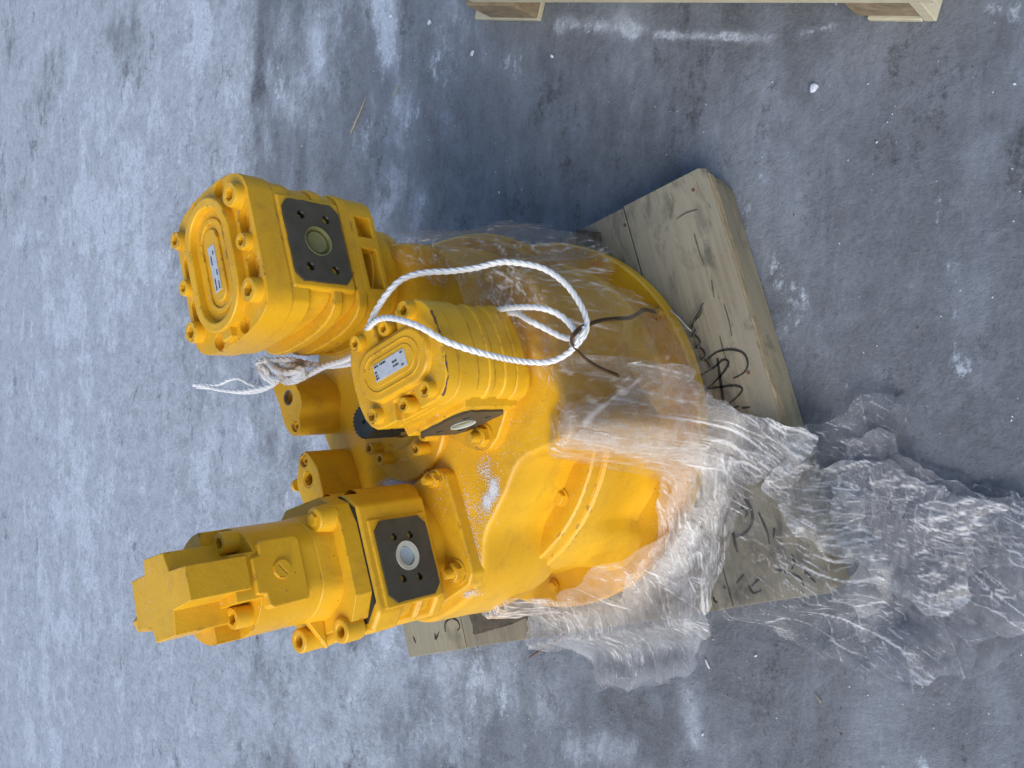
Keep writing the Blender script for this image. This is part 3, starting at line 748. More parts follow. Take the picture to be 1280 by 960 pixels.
# pump C: the long one at the lower left ----------------------------------
def pump_c():
    f, d = local((-.257, .987), R(20))
    bm = bmesh.new(); prism(bm, circle(.080, 40), ZT + .010, .472, fr=f)
    o = build('piston_pump', bm, YEL, unit, .004, 3); tag(o, 'long upright pump with a cross shaped top and a dark port face')
    for a, b in ((.072, -.045), (.080, .010), (.06, .05)):                         # rounded bulges above the plate
        bm = bmesh.new(); lathe(bm, f(a, b, .450), (0, 0, 1), [(0, 0), (.017, .003), (.022, .012), (.022, .12)], 20); build('boss', bm, YEL, o)
    sq = lambda x0, x1, y0, y1, c: [(x0 + c, y0), (x1 - c, y0), (x1, y0 + c), (x1, y1 - c), (x1 - c, y1), (x0 + c, y1), (x0, y1 - c), (x0, y0 + c)]
    # body sections with ribs
    for z0, z1, g in ((.470, .490, 0), (.490, .512, -.012), (.512, .524, -.002), (.524, .552, -.012), (.552, .598, 0)):
        bm = bmesh.new(); prism(bm, sq(-.108 - g, .084 + g * .12, -.0885, .08 + g, .024), z0 - .0008, z1 + .0008, fr=f); build('pump_section', bm, YEL, o, .007, 3)
    bm = bmesh.new(); box(bm, (-.0835, -.0915, .4785), (.0415, -.03, .5865), f)
    port_face(f, d, o, -.0915, -.078, .4845, .036, .5800, (.013, .013), (-.018, .533), .0185, [(.011, .549), (.010, .519), (-.048, .549), (-.050, .519)], .0056, .0004, PLUGW, RINGW, 1.12, padbm=bm)
    bm = bmesh.new(); prism(bm, sq(-.06, .0846, -.0888, .0797, .022), .4712, .5972, fr=f); build('pump_core', bm, YEL, o, .005, 3)
    bm = bmesh.new(); prism(bm, sq(-.094, .0835, -.0855, .079, .024), .5975, .6010, fr=f); build('gasket', bm, INK, o)
    # end flange with corner lobes
    bm = bmesh.new()
    out = [(-.086, -.066), (-.055, -.086), (.04, -.086), (.070, -.078), (.088, -.05), (.09, .03), (.06, .078), (-.05, .082), (-.088, .05), (-.096, .030), (-.090, -.03)]
    prism(bm, out, .6003, .628, fr=f); cb = bmesh.new()
    cyl(cb, f(-.092, .022, .60), (0, 0, 1), .0075, .0075, .08, 20)
    fl = build('pump_flange', boolean(bm, cb), YEL, o, .006, 3)
    bm = bmesh.new(); cyl(bm, f(.056, -.062, .622), (0, 0, 1), .021, .017, .030, 28); build('bolt_lobe', bm, YEL, fl, .003, 2)
    bm = bmesh.new(); cyl(bm, f(.056, -.062, .652), (0, 0, 1), .0095, .0095, .0035, 6); build('hex_bolt', bm, YEL, fl, .0006)
    for a, b, zz in ((-.092, .022, .656), (-.094, -.046, .636)):
        bm = bmesh.new(); ringp(bm, circle(.0170, 28, (a, b)), circle(.0078, 28, (a, b)), .604, zz, f); build('bolt_lobe', bm, YEL, fl, .003, 2)
        bm = bmesh.new(); cyl(bm, f(a, b, zz - .016), (0, 0, 1), .0078, .0078, .003, 20); build('bolt_hole', bm, HOLE, fl)
    bm = bmesh.new(); prism(bm, [(-.066, -.006), (-.112, -.003), (-.112, .006), (-.066, .010)], .628, .652, top=[(-.066, -.006), (-.070, -.003), (-.070, .006), (-.066, .010)], fr=f); build('web', bm, YEL, fl, .002)
    # round main barrel, flat towards the viewer
    def barrel(r, fb, n=44):
        return [(max(-r, min(r, r * math.cos(t))), max(fb, r * 1.02 * math.sin(t))) for t in [2 * math.pi * i / n for i in range(n)]]
    bm = bmesh.new(); prism(bm, barrel(.0755, -.0665), .622, .662, top=barrel(.071, -.0655), fr=f); build('barrel_foot', bm, YEL, o, .005, 3)
    bm = bmesh.new(); prism(bm, barrel(.0705, -.065), .660, .786, fr=f)
    cb = bmesh.new(); box(cb, (.028, -.12, .752), (.2, -.006, .9), f); box(cb, (-.2, -.12, .752), (-.030, -.002, .9), f)
    build('pump_barrel', boolean(bm, cb), YEL, o, .004, 3)
    cap_screw(f(.049, -.030, .7515), .0140, .024, o); cap_screw(f(-.045, -.028, .7515), .0140, .024, o)
    # side cover with a slotted plug
    bm = bmesh.new()
    pts = [(-.045, .690), (-.040, .686), (.034, .686), (.040, .692), (.040, .742), (.036, .747), (.022, .748), (.020, .760), (-.026, .760), (-.028, .748), (-.042, .747), (-.046, .741)]
    A = [bm.verts.new(f(a, -.0705, z)) for a, z in pts]; B = [bm.verts.new(f(a, -.05, z)) for a, z in pts]
    for i in range(len(pts)): bm.faces.new((A[i], A[(i + 1) % len(pts)], B[(i + 1) % len(pts)], B[i]))
    bm.faces.new(A); bm.faces.new(B[::-1])
    cv = build('side_cover', bm, YEL, o, .003, 3)
    bm = bmesh.new(); cyl(bm, f(-.001, -.0700, .7205), d(0, -1), .0125, .0120, .0040, 32)
    cb = bmesh.new(); q = lambda a, b, z: f(-.001 + a * .8 - (z) * .6, b, .7205 + a * .6 + z * .8)
    for s_ in (1,):
        v = [q(-.008, -.080, -.0011), q(.008, -.080, -.0011), q(.008, -.080, .0011), q(-.008, -.080, .0011)]
        w_ = [q(-.008, -.0722, -.0011), q(.008, -.0722, -.0011), q(.008, -.0722, .0011), q(-.008, -.0722, .0011)]
        V_ = [cb.verts.new(x) for x in v + w_]
        for fc in ((0, 1, 2, 3), (7, 6, 5, 4), (0, 4, 5, 1), (1, 5, 6, 2), (2, 6, 7, 3), (3, 7, 4, 0)): cb.faces.new([V_[i] for i in fc])
    build('slotted_plug', boolean(bm, cb), YEL, cv, .0008)
    # cross shaped head block
    cross = [(.033, .067), (.034, .031), (.052, .026), (.050, -.022), (.026, -.030), (.024, -.069), (-.017, -.069), (-.020, -.026), (-.049, -.020), (-.050, .029), (-.032, .033), (-.028, .070)]
    bm = bmesh.new(); prism(bm, cross, .765, .8455, fr=f)
    build('cross_head', bm, YEL, o, .0012, 2)
    bm = bmesh.new(); cyl(bm, f(-.008, .064, .806), d(0, 1), .030, .030, .004, 6); bmesh.ops.translate(bm, verts=bm.verts, vec=(0, 0, 0))
    cyl(bm, f(-.018, .067, .829), d(0, 1), .015, .014, .020, 6); cyl(bm, f(-.018, .0871, .829), d(0, 1), .011, .005, .010, 20)
    build('hex_plug', bm, YEL, o)
    # cast number
    cu = bpy.data.curves.new('n', 'FONT'); cu.body = '3'; cu.size = .017; cu.extrude = .0008
    t = bpy.data.objects.new('n', cu); col.objects.link(t); dg = bpy.context.evaluated_depsgraph_get()
    me = bpy.data.meshes.new_from_object(t.evaluated_get(dg)); bpy.data.objects.remove(t); me.materials.append(YEL)
    x_, y_ = d(1, 0), Vector((0, 0, 1)); z_ = d(0, -1)
    # characters stand with their top towards +a side of the pump
    mw = Matrix((-y_, -x_ * -1, z_)).transposed().to_4x4()
    mw = Matrix((Vector((0, 0, -1)), d(1, 0), d(0, -1))).transposed().to_4x4(); mw.translation = f(-.030, -.0848, .598)
    link('cast_number', me, o, mw)
pump_c()

# frost lying on the casting ------------------------------------------------
def crumbs(items):
    O = np.array([(1, 0, 0), (0, 1, 0), (-1, 0, 0), (0, -1, 0), (0, 0, 1), (0, 0, -1)], float)
    FO = np.array([(0, 1, 4), (1, 2, 4), (2, 3, 4), (3, 0, 4), (1, 0, 5), (2, 1, 5), (3, 2, 5), (0, 3, 5)])
    V = []; Fc = []
    for (x, y, z, a, b, c) in items:
        t = random.uniform(0, 6); ct, st = math.cos(t), math.sin(t); P_ = O * (a, b, c)
        k = len(V) * 6
        V.append(np.stack([x + P_[:, 0] * ct - P_[:, 1] * st, y + P_[:, 0] * st + P_[:, 1] * ct, z + P_[:, 2]], 1)); Fc.append(FO + k)
    bm = bmesh.new(); me = bpy.data.meshes.new('c'); me.from_pydata(np.concatenate(V).tolist(), [], np.concatenate(Fc).tolist()); bm.from_mesh(me); bpy.data.meshes.remove(me); return bm
def frost(px, z, seed, name='frost_patch'):
    random.seed(seed); it = []
    for x, y, rx, cnt in px[1]:
        for k in range(cnt * 6):
            q = at(x + random.gauss(0, rx[0]), y + random.gauss(0, rx[1]), z)
            s_ = random.uniform(.0002, .0008)
            it.append((q.x, q.y, q.z, s_ * 1.5, s_, s_ * .7))
    bm = crumbs(it)
    o = build(name, bm, SNOW, None)
    return o
fr = frost(((612, 620), [(617, 612, (3, 7), 260), (609, 627, (3, 5), 160), (606, 588, (5, 8), 60), (602, 640, (8, 12), 50)]), ZT + .0006, 11)
tag(fr, 'largest patch of crusted frost on the sloping top of the yellow gearbox', 'frost', kind='stuff')
fr = frost(((500, 600), [(498, 603, (9, 3), 230), (512, 594, (10, 4), 130), (486, 607, (5, 4), 80)]), ZT + .0006, 12)
tag(fr, 'frost crumbs caught between the round bearing cap and the lower pump', 'frost', kind='stuff')
fr = frost(((596, 702), [(596, 702, (2, 4), 90), (590, 680, (5, 12), 70), (583, 640, (4, 20), 60), (585, 742, (8, 2.5), 60)]), ZT + .0006, 13)
tag(fr, 'frost crumbs beside the mounting plate edge of the lower pump', 'frost', kind='stuff')
random.seed(9)

# ------------------------------------------------------------------ drape solver for the film
dg = bpy.context.evaluated_depsgraph_get(); dg.update()
def bvh_of(objs):
    V = []; Fc = []
    for o in objs:
        ev = o.evaluated_get(dg); me = ev.to_mesh(); k = len(V); mw = o.matrix_world if o.parent is None else WM[o.name]
        V += [mw @ v.co for v in me.vertices]; Fc += [[k + i for i in p.vertices] for p in me.polygons]; ev.to_mesh_clear()
    return BVHTree.FromPolygons(V, Fc)
solid = [o for o in bpy.data.objects if o.type == 'MESH' and o.name != 'ground' and not o.name.startswith('pen_stroke')]
BV = bvh_of(solid)
def inside(poly, x, y):
    r = np.zeros(x.shape, bool); n = len(poly)
    for i in range(n):
        x1, y1 = poly[i]; x2, y2 = poly[(i + 1) % n]
        c = ((y1 > y) != (y2 > y)); xi = (x2 - x1) * (y - y1) / (y2 - y1 + 1e-12) + x1
        r ^= c & (x < xi)
    return r
def ridged(x, y, seed, octs=4, gain=.55, pw=1.0):
    s = np.zeros_like(x); a = 1.0; f = 1.0
    wx = vnoise(x * .7, y * .7, seed + 50) * .8; wy = vnoise(x * .7 + 9, y * .7, seed + 51) * .8
    for k in range(octs):
        v = 1 - np.abs(vnoise((x + wx) * f, (y + wy) * f, seed + k * 7)) * 1.6
        s += a * np.clip(v, -1, 1) ** 1 * 1.0; a *= gain; f *= 2.03
    return s
def facet(x, y, seed):
    """piecewise flat noise on a triangular lattice: sharp creases between plane facets"""
    k = (x + y) * .366025; xs = x + k; ys = y + k; i = np.floor(xs).astype(np.int64); j = np.floor(ys).astype(np.int64)
    fx = xs - i; fy = ys - j
    def h(a, b):
        q = (a * 374761393 + b * 668265263 + seed * 974634777) & 0xffffffff
        q = ((q ^ (q >> 13)) * 1274126177) & 0xffffffff; q = q ^ (q >> 16)
        return q / 4294967296.0 * 2 - 1
    up = fx > fy
    mid = np.where(up, h(i + 1, j), h(i, j + 1)); a = h(i, j); c = h(i + 1, j + 1)
    return np.where(up, a * (1 - fx) + mid * (fx - fy) + c * fy, a * (1 - fy) + mid * (fy - fx) + c * fx)
def crumpled(u, v, seed, octs=4):
    s = np.zeros_like(u); a = 1.0; f = 1.0
    for k in range(octs):
        th = k * 1.1 + seed; wu = u + .16 * vnoise(u * f * .8, v * f * .8, seed + 40 + k) / f; wv = v + .16 * vnoise(u * f * .8 + 7, v * f * .8, seed + 45 + k) / f
        uu = (wu * math.cos(th) - wv * math.sin(th)) * f; vv = (wu * math.sin(th) + wv * math.cos(th)) * f
        s += a * facet(uu, vv, seed + k * 13); a *= .47; f *= 1.95
    return s
def drape(name, polypx, step, seed, crumple, lift=.004, ang=0.0, stretch=1.0, freq=22, sag=60, mat=None, parent=None, ceil=None, edge=.02, jag=1.0):
    poly = []
    for k, (x, y, z) in enumerate(polypx): poly.append(at2(x, y, z))
    pl = catmull([(*p, 0) for p in poly + poly[:1]], 10)[:-1]; rs = random.Random(seed)
    ph = [rs.uniform(0, 6.3) for _ in range(6)]; L_ = 0; out = []
    for i, p in enumerate(pl):
        t = (pl[(i + 1) % len(pl)] - pl[i - 1]); t.normalize(); L_ += (p - pl[i - 1]).length if i else 0
        o_ = jag * (.0035 * math.sin(L_ * 55 + ph[0]) + .0035 * math.sin(L_ * 93 + ph[1]) + .0022 * math.sin(L_ * 171 + ph[2]) + .0012 * math.sin(L_ * 330 + ph[3]))
        out.append((p.x - t.y * o_, p.y + t.x * o_))
    poly = out
    xs0, ys0 = np.min(poly, 0) - .01; xs1, ys1 = np.max(poly, 0) + .01
    xs = np.arange(xs0, xs1, step); ys = np.arange(ys0, ys1, step)
    X, Y = np.meshgrid(xs, ys, indexing='ij')
    # height of what lies below, sampled coarsely
    cs = .008; cx = np.arange(xs0 - cs, xs1 + 2 * cs, cs); cy = np.arange(ys0 - cs, ys1 + 2 * cs, cs)
    Hc = np.zeros((len(cx), len(cy)))
    for i, a in enumerate(cx):
        for j, b in enumerate(cy):
            h = BV.ray_cast(Vector((a, b, ceil or .44)), Vector((0, 0, -1)))
            Hc[i, j] = max(h[0].z, 0) if h[0] else 0
    for _ in range(2):
        q = np.pad(Hc, 1, mode='edge'); Hc = np.max([q[1 + a:q.shape[0] - 1 + a, 1 + b:q.shape[1] - 1 + b] for a, b in ((0, 0), (1, 0), (-1, 0), (0, 1), (0, -1))], 0)
    Zc = Hc + lift
    base_ = Zc.copy()
    for _ in range(sag):
        A = np.pad(Zc, 1, mode='edge'); avg = (A[:-2, 1:-1] + A[2:, 1:-1] + A[1:-1, :-2] + A[1:-1, 2:]) / 4
        Zc = np.maximum(base_, avg - .0003)
    gx = np.clip((X - cx[0]) / cs, 0, len(cx) - 1.001); gy = np.clip((Y - cy[0]) / cs, 0, len(cy) - 1.001)
    ix = gx.astype(int); iy = gy.astype(int); tx = gx - ix; ty = gy - iy
    Z = Zc[ix, iy] * (1 - tx) * (1 - ty) + Zc[ix + 1, iy] * tx * (1 - ty) + Zc[ix, iy + 1] * (1 - tx) * ty + Zc[ix + 1, iy + 1] * tx * ty
    ca, sa = math.cos(ang), math.sin(ang)
    u = (X * ca + Y * sa) / stretch; v = -X * sa + Y * ca
    cr = crumpled(u * freq, v * freq, seed, 4)
    amp = crumple * (.45 + .9 * np.clip(vnoise(X * 7, Y * 7, seed + 90) + .5, 0, 1.2))
    Zf = Z + amp * (cr - cr.min()) / (cr.max() - cr.min())
    # sideways creasing so the sheet folds over itself a little
    dx = crumple * .35 * vnoise(u * freq * 1.3 + 5, v * freq * 1.3, seed + 33); dy = crumple * .35 * vnoise(u * freq * 1.3, v * freq * 1.3 + 8, seed + 34)
    M = inside(poly, X, Y)
    g1 = np.pad(Zf - Z, 1, mode='edge'); curv = np.sqrt((g1[:-2, 1:-1] + g1[2:, 1:-1] - 2 * g1[1:-1, 1:-1]) ** 2 + (g1[1:-1, :-2] + g1[1:-1, 2:] - 2 * g1[1:-1, 1:-1]) ** 2) / step
    nx, ny = X.shape; idx = -np.ones((nx, ny), int)
    fm = M[:-1, :-1] | M[1:, :-1] | M[:-1, 1:] | M[1:, 1:]
    used = np.zeros((nx, ny), bool)
    used[:-1, :-1] |= fm; used[1:, :-1] |= fm; used[:-1, 1:] |= fm; used[1:, 1:] |= fm
    idx[used] = np.arange(used.sum())
    Xs, Ys = X.copy(), Y.copy(); so = used & ~M; px_, py_ = X[so], Y[so]          # outer corners move onto the cut edge
    best = np.full(px_.shape, 1e9); bx, by = px_.copy(), py_.copy(); n_ = len(poly)
    for i in range(n_):
        ax, ay = poly[i]; ex, ey = poly[(i + 1) % n_][0] - ax, poly[(i + 1) % n_][1] - ay; l2 = ex * ex + ey * ey + 1e-12
        t = np.clip(((px_ - ax) * ex + (py_ - ay) * ey) / l2, 0, 1); qx = ax + t * ex; qy = ay + t * ey; dd = (qx - px_) ** 2 + (qy - py_) ** 2
        k_ = dd < best; best[k_] = dd[k_]; bx[k_] = qx[k_]; by[k_] = qy[k_]
    Xs[so] = bx; Ys[so] = by
    V = np.stack([(Xs + dx)[used], (Ys + dy)[used], Zf[used]], 1)
    a = idx[:-1, :-1][fm]; b = idx[1:, :-1][fm]; c = idx[1:, 1:][fm]; d_ = idx[:-1, 1:][fm]
    me = bpy.data.meshes.new(name); me.from_pydata(V.tolist(), [], np.stack([a, b, c, d_], 1).tolist())
    me.materials.append(mat)
    at_ = me.attributes.new('crease', 'FLOAT', 'POINT'); at_.data.foreach_set('value', curv[used].astype(np.float32))
    return link(name, me, parent)
def film_mat(name, haze_lo, haze_hi, tint=(.86, .89, .95), gl=.30, scale=26, rough=.10, stretch=(1, 3, 1), rot=0, cr0=.14, cr1=.50, crh=.45):
    m = bpy.data.materials.new(name); m.use_nodes = True; n = NT.__new__(NT); n.m = m; n.t = m.node_tree; n.n = n.t.nodes
    n.b = n.n['Principled BSDF']; n.o = n.n['Material Output']; n.n.remove(n.b)
    g = n.n.new('ShaderNodeNewGeometry'); n.pos = g.outputs['Position']; n.geo = g
    fine = n.noise(scale * 5, 8, .7, 1.5, n.mapping(stretch, (0, 0, rot)))
    nb = n.bump(fine, .35, .002)
    tr = n.n.new('ShaderNodeBsdfTransparent'); tr.inputs[0].default_value = (.99, .992, .996, 1)
    gls = n.n.new('ShaderNodeBsdfGlossy'); gls.inputs['Roughness'].default_value = rough; gls.inputs['Color'].default_value = (1, 1, 1, 1); n.L(nb, gls.inputs['Normal'])
    df = n.n.new('ShaderNodeBsdfDiffuse'); df.inputs[0].default_value = (*tint, 1); n.L(nb, df.inputs['Normal'])
    tl = n.n.new('ShaderNodeBsdfTranslucent'); tl.inputs[0].default_value = (*tint, 1); n.L(nb, tl.inputs['Normal'])
    dt = n.n.new('ShaderNodeMixShader'); dt.inputs[0].default_value = .45; n.L(df.outputs[0], dt.inputs[1]); n.L(tl.outputs[0], dt.inputs[2])
    hz = n.ramp(n.noise(scale, 9, .72, 1.6, n.mapping(stretch, (0, 0, rot))), [(.38, haze_lo), (.68, haze_hi)])
    # creases scatter more
    ca_ = n.n.new('ShaderNodeAttribute'); ca_.attribute_name = 'crease'
    cre = n.ramp(ca_.outputs['Fac'], [(cr0, 0), (cr1, 1)])
    hz = n.math('ADD', hz, n.math('MULTIPLY', cre, crh), True)
    lw = n.n.new('ShaderNodeLayerWeight'); lw.inputs[0].default_value = .28; n.L(nb, lw.inputs['Normal'])
    s1_ = n.n.new('ShaderNodeMixShader'); n.L(hz, s1_.inputs[0]); n.L(tr.outputs[0], s1_.inputs[1]); n.L(dt.outputs[0], s1_.inputs[2])
    fac = n.math('MULTIPLY', lw.outputs['Fresnel'], gl * 3, True)
    s2_ = n.n.new('ShaderNodeMixShader'); n.L(fac, s2_.inputs[0]); n.L(s1_.outputs[0], s2_.inputs[1]); n.L(gls.outputs[0], s2_.inputs[2])
    n.L(s2_.outputs[0], n.o.inputs[0]); return m
FILM_THIN = film_mat('thin_clear_film', .01, .11, (.92, .88, .86), .26, 24, .07, (1, 2.0, 1), .6, crh=.9, cr0=.13, cr1=.42)
FILM_BUNCH = film_mat('bunched_clear_film', .10, .44, (.95, .96, .98), .24, 22, .08, (1, 2.4, 1), .2, crh=.85, cr0=.13, cr1=.46)
FILM_TAIL = film_mat('loose_clear_film', .10, .32, (.92, .94, .99), .24, 20, .08, (1, 1.8, 1), -.5, crh=.9, cr0=.12, cr1=.42)
FILM_CLEAR = film_mat('clear_film', .02, .13, (.92, .94, .98), .22, 18, .08, (1, 1.8, 1), -.5, crh=.85, cr0=.10, cr1=.40)
film = tag(empty('plastic_film', (-.1, .8, DZ)), 'crumpled clear plastic film pulled off the yellow unit and trailing onto the ground', 'plastic film')
# over the flange and the upper lobes
wrap = [(472, 303, .44), (500, 292, .40), (560, 288, .34), (620, 288, .26), (660, 282, .12), (714, 290, .095), (768, 305, .095), (818, 344, .095), (868, 402, .095), (896, 462, .095), (906, 520, .095), (900, 560, .10), (870, 600, .11),
        (800, 560, .2), (770, 520, .28), (722, 488, .38), (690, 462, .42), (680, 430, .42), (655, 395, .42), (612, 378, .42), (600, 350, .42), (560, 362, .42), (530, 345, .42), (500, 330, .42)]
drape('wrapped_film', wrap, .0028, 3, .013, .002, R(60), 1.6, 22, 30, FILM_THIN, film, jag=.6)
drape('wrapped_film', [(x - 2, y + 3, z) for x, y, z in wrap[2:16]], .0028, 13, .018, .003, R(20), 1.6, 16, 50, FILM_THIN, film, jag=.6)
def dirn(a, b):
    p, q = at(*a), at(*b); return math.atan2(q.y - p.y, q.x - p.x)
DB = dirn((705, 446, .43), (985, 545, .12)); DF = dirn((800, 540, .20), (850, 830, .03)); DT = dirn((1000, 560, .06), (1280, 700, .01))
# the tight band from the casting to the edge of the pallet
band = [(696, 440, .43), (720, 446, .42), (760, 456, .38), (810, 478, .30), (870, 500, .20), (930, 524, .14), (990, 536, .11), (1010, 560, .08), (985, 590, .10), (940, 600, .11), (900, 590, .12), (860, 575, .15), (815, 545, .20), (784, 520, .26), (745, 492, .38), (712, 472, .42)]
drape('bunched_film', band, .0026, 5, .016, .004, DB, 4.0, 24, 30, FILM_BUNCH, film, jag=.5)
drape('bunched_film', [(x + 4, y + 3, z) for x, y, z in band[1:-1]], .0028, 6, .026, .007, DB, 3.5, 15, 40, FILM_BUNCH, film, jag=.6)
# sheet falling over the rim of the flange
fall = [(806, 528, .23), (840, 548, .18), (880, 560, .13), (915, 590, .11), (900, 660, .105), (888, 720, .10), (882, 780, .04), (858, 800, .05), (838, 752, .10), (812, 722, .12), (808, 690, .15), (816, 640, .16), (820, 590, .18)]
drape('bunched_film', fall, .0026, 8, .012, .003, DF, 3.0, 18, 16, FILM_BUNCH, film, jag=.2)
drape('bunched_film', [(x + 12, y + 2, z) for x, y, z in fall], .0028, 15, .022, .006, DF, 2.6, 14, 30, FILM_BUNCH, film, jag=.5)
lowb = [(806, 700, .14), (850, 650, .12), (885, 660, .10), (890, 710, .09), (876, 780, .04), (860, 838, .01), (806, 852, .01), (752, 858, .01), (735, 826, .02), (712, 812, .04), (678, 806, .06), (662, 786, .09), (670, 760, .11), (700, 748, .12), (745, 752, .12), (776, 738, .12)]
drape('bunched_film', lowb, .0026, 25, .020, .005, R(10), 1.7, 15, 30, FILM_BUNCH, film, ceil=.22)
drape('bunched_film', [(x + 2, y + 3, z) for x, y, z in lowb[1:-2]], .0028, 29, .028, .006, R(60), 1.6, 10, 30, FILM_TAIL, film, ceil=.22)
drape('bunched_film', [(686, 722, .14), (712, 720, .13), (734, 732, .13), (718, 752, .12), (690, 758, .11), (676, 742, .12)], .0026, 31, .012, .008, 0, 1.3, 20, 20, FILM_BUNCH, film, ceil=.30)
# the tail over the pallet and the ground
tail = [(890, 512, .13), (940, 528, .12), (985, 540, .10), (1020, 528, .06), (1060, 506, .03), (1095, 492, .02), (1130, 500, .02), (1140, 560, .02), (1190, 588, .02), (1240, 608, .02), (1300, 632, .02), (1330, 780, .01), (1240, 830, .01), (1200, 866, .01), (1165, 890, .01), (1120, 872, .01),
        (1060, 834, .01), (1010, 812, .01), (960, 782, .03), (900, 752, .09), (884, 722, .10), (884, 660, .11), (886, 600, .12)]
drape('loose_tail', tail, .0026, 7, .022, .002, DT, 1.6, 11, 16, FILM_CLEAR, film)
drape('loose_tail', [(1040, 600, .04), (1050, 560, .03), (1100, 540, .03), (1150, 590, .02), (1220, 612, .02), (1330, 650, .02), (1330, 760, .01), (1240, 800, .01), (1190, 845, .01), (1120, 850, .01), (1070, 790, .02), (1075, 720, .03), (1055, 660, .04)], .0026, 47, .026, .004, DT, 1.9, 13, 30, FILM_TAIL, film)
tail2 = [(955, 606, .10), (1000, 550, .10), (1020, 575, .06), (1050, 580, .03), (1110, 580, .03), (1180, 610, .02), (1300, 650, .02), (1330, 700, .02), (1230, 720, .02), (1180, 770, .02), (1120, 740, .02), (1060, 690, .03), (1000, 660, .09)]
drape('loose_tail', tail2, .0026, 17, .028, .005, DT + .5, 1.8, 14, 30, FILM_BUNCH, film)

# ------------------------------------------------------------------ rope
rope = tag(empty('white_rope', at(460, 405, .6)), 'white twisted rope looped over the middle pump, its knot hanging between the pumps', 'rope')
def lay(name, pts, r=.0044, parent=rope, mat=ROPE, strands=3, turns=30):
    path = resample(catmull([at(*p) for p in pts], 24), .0022); bm = bmesh.new()
    for k in range(strands): tube(bm, path, r * .60, 7, (r * .40, turns, 2 * math.pi * k / strands))
    return build(name, bm, mat, parent)
lay('rope_loop', [(446, 440, .56), (452, 424, .58), (462, 405, .598), (470, 388, .60), (484, 367, .60), (503, 349, .585), (530, 341, .56), (563, 339, .53), (594, 335, .50), (624, 328, .475), (650, 329, .46), (680, 336, .445), (706, 354, .435), (724, 378, .43), (733, 400, .43), (731, 418, .43), (720, 428, .435), (712, 432, .44)])
lay('rope_loop', [(446, 443, .56), (456, 418, .590), (468, 402, .612), (484, 397, .622), (505, 401, .625), (528, 410, .618), (552, 424, .605), (580, 435, .585), (612, 444, .55), (640, 450, .50), (665, 453, .465), (688, 452, .450), (706, 444, .445), (720, 432, .445), (728, 420, .445), (731, 408, .44)])
lay('rope_loop', [(592, 400, .43), (616, 389, .45), (646, 384, .46), (676, 385, .46), (700, 394, .45), (716, 410, .448), (722, 425, .45), (718, 434, .45)])
lay('rope_loop', [(604, 402, .43), (640, 391, .445), (662, 401, .455), (684, 412, .445), (702, 421, .44), (716, 424, .44)])
lay('rope_strand', [(446, 443, .545), (428, 451, .53), (406, 458, .53), (386, 468, .53), (372, 474, .53), (358, 470, .53)], .0052)
lay('rope_strand', [(448, 452, .53), (430, 456, .52), (408, 458, .52), (388, 455, .52), (370, 456, .52)], .0045)
kn = [(372, 474, .535), (358, 477, .53), (348, 466, .545), (360, 458, .55), (374, 462, .55), (380, 470, .54), (366, 476, .55), (352, 470, .56), (345, 458, .55), (333, 450, .55), (324, 455, .55), (328, 466, .545), (336, 474, .54), (346, 478, .53)]
lay('knot', kn, .0062, mat=ROPED, turns=26)
kn2 = [(388, 456, .53), (372, 452, .54), (354, 450, .55), (338, 452, .55), (345, 462, .56), (362, 466, .56), (378, 460, .55), (370, 470, .55), (352, 474, .55), (338, 470, .54), (330, 460, .55), (322, 453, .55)]
lay('knot', kn2, .0056, mat=ROPED, turns=26)
# flattened frayed end
for pts, r in (([(348, 476, .53), (338, 482, .53), (322, 486, .53), (300, 489, .53), (275, 487, .53), (255, 482, .53), (242, 481, .53)], .0042),
               ([(330, 486, .528), (312, 480, .53), (298, 473, .535), (286, 475, .53), (272, 481, .53), (250, 480, .53)], .0032),
               ([(345, 480, .525), (325, 489, .525), (300, 491, .525), (270, 486, .527), (246, 484, .53)], .0030)):
    lay('frayed_end', pts, r, turns=20)
# ------------------------------------------------------------------ wires
tw = tag(empty('tie_wire', at(820, 390, .14)), 'doubled brown wire hooked round the rope and bent towards the flange rim', 'wire')
wp = [(824, 391, .120), (812, 387, .14), (804, 386, .165), (796, 391, .20), (786, 396, .24), (770, 397, .30), (752, 399, .36), (738, 403, .40), (728, 407, .435), (720, 413, .462), (715, 420, .468), (714, 427, .46), (720, 436, .44), (735, 450, .41), (752, 460, .37), (772, 468, .32)]
for off in (0, 3):
    path = catmull([at(x + off * .5, y + off * .8, z) for x, y, z in wp], 6); bm = bmesh.new(); tube(bm, path, .0017, 8); build('wire_leg', bm, WIRE, tw)
tw2 = tag(empty('twisted_wire', at(862, 410, DZ)), 'short dark twisted wire ends standing on the pallet beside the flange', 'wire')
def wire(pts, r, mat, parent, name):
    path = catmull([at(*p) for p in pts], 6); bm = bmesh.new(); tube(bm, path, r, 7); return build(name, bm, mat, parent)
wire([(838, 388, .108), (848, 397, .104), (858, 408, .098), (864, 414, .092)], .0013, RINGW, tw2, 'bright_wire_end')
wire([(879, 379, .100), (874, 390, .096), (868, 400, .092), (866, 412, .089), (863, 420, .087)], .0016, BWIRE, tw2, 'wire_end')
wire([(877, 381, .100), (876, 392, .095), (868, 402, .091), (863, 412, .088), (865, 421, .087)], .0014, BWIRE, tw2, 'wire_end')
hp = [(864 + k * 1.2 + 5 * math.cos(k * 1.25), 412 + k * 3.0 + 4 * math.sin(k * 1.25), .087 + .003 * math.sin(k * 1.25)) for k in range(17)]
wire([(min(x, 889), y, z) for x, y, z in hp], .0014, BWIRE, tw2, 'wire_coil')

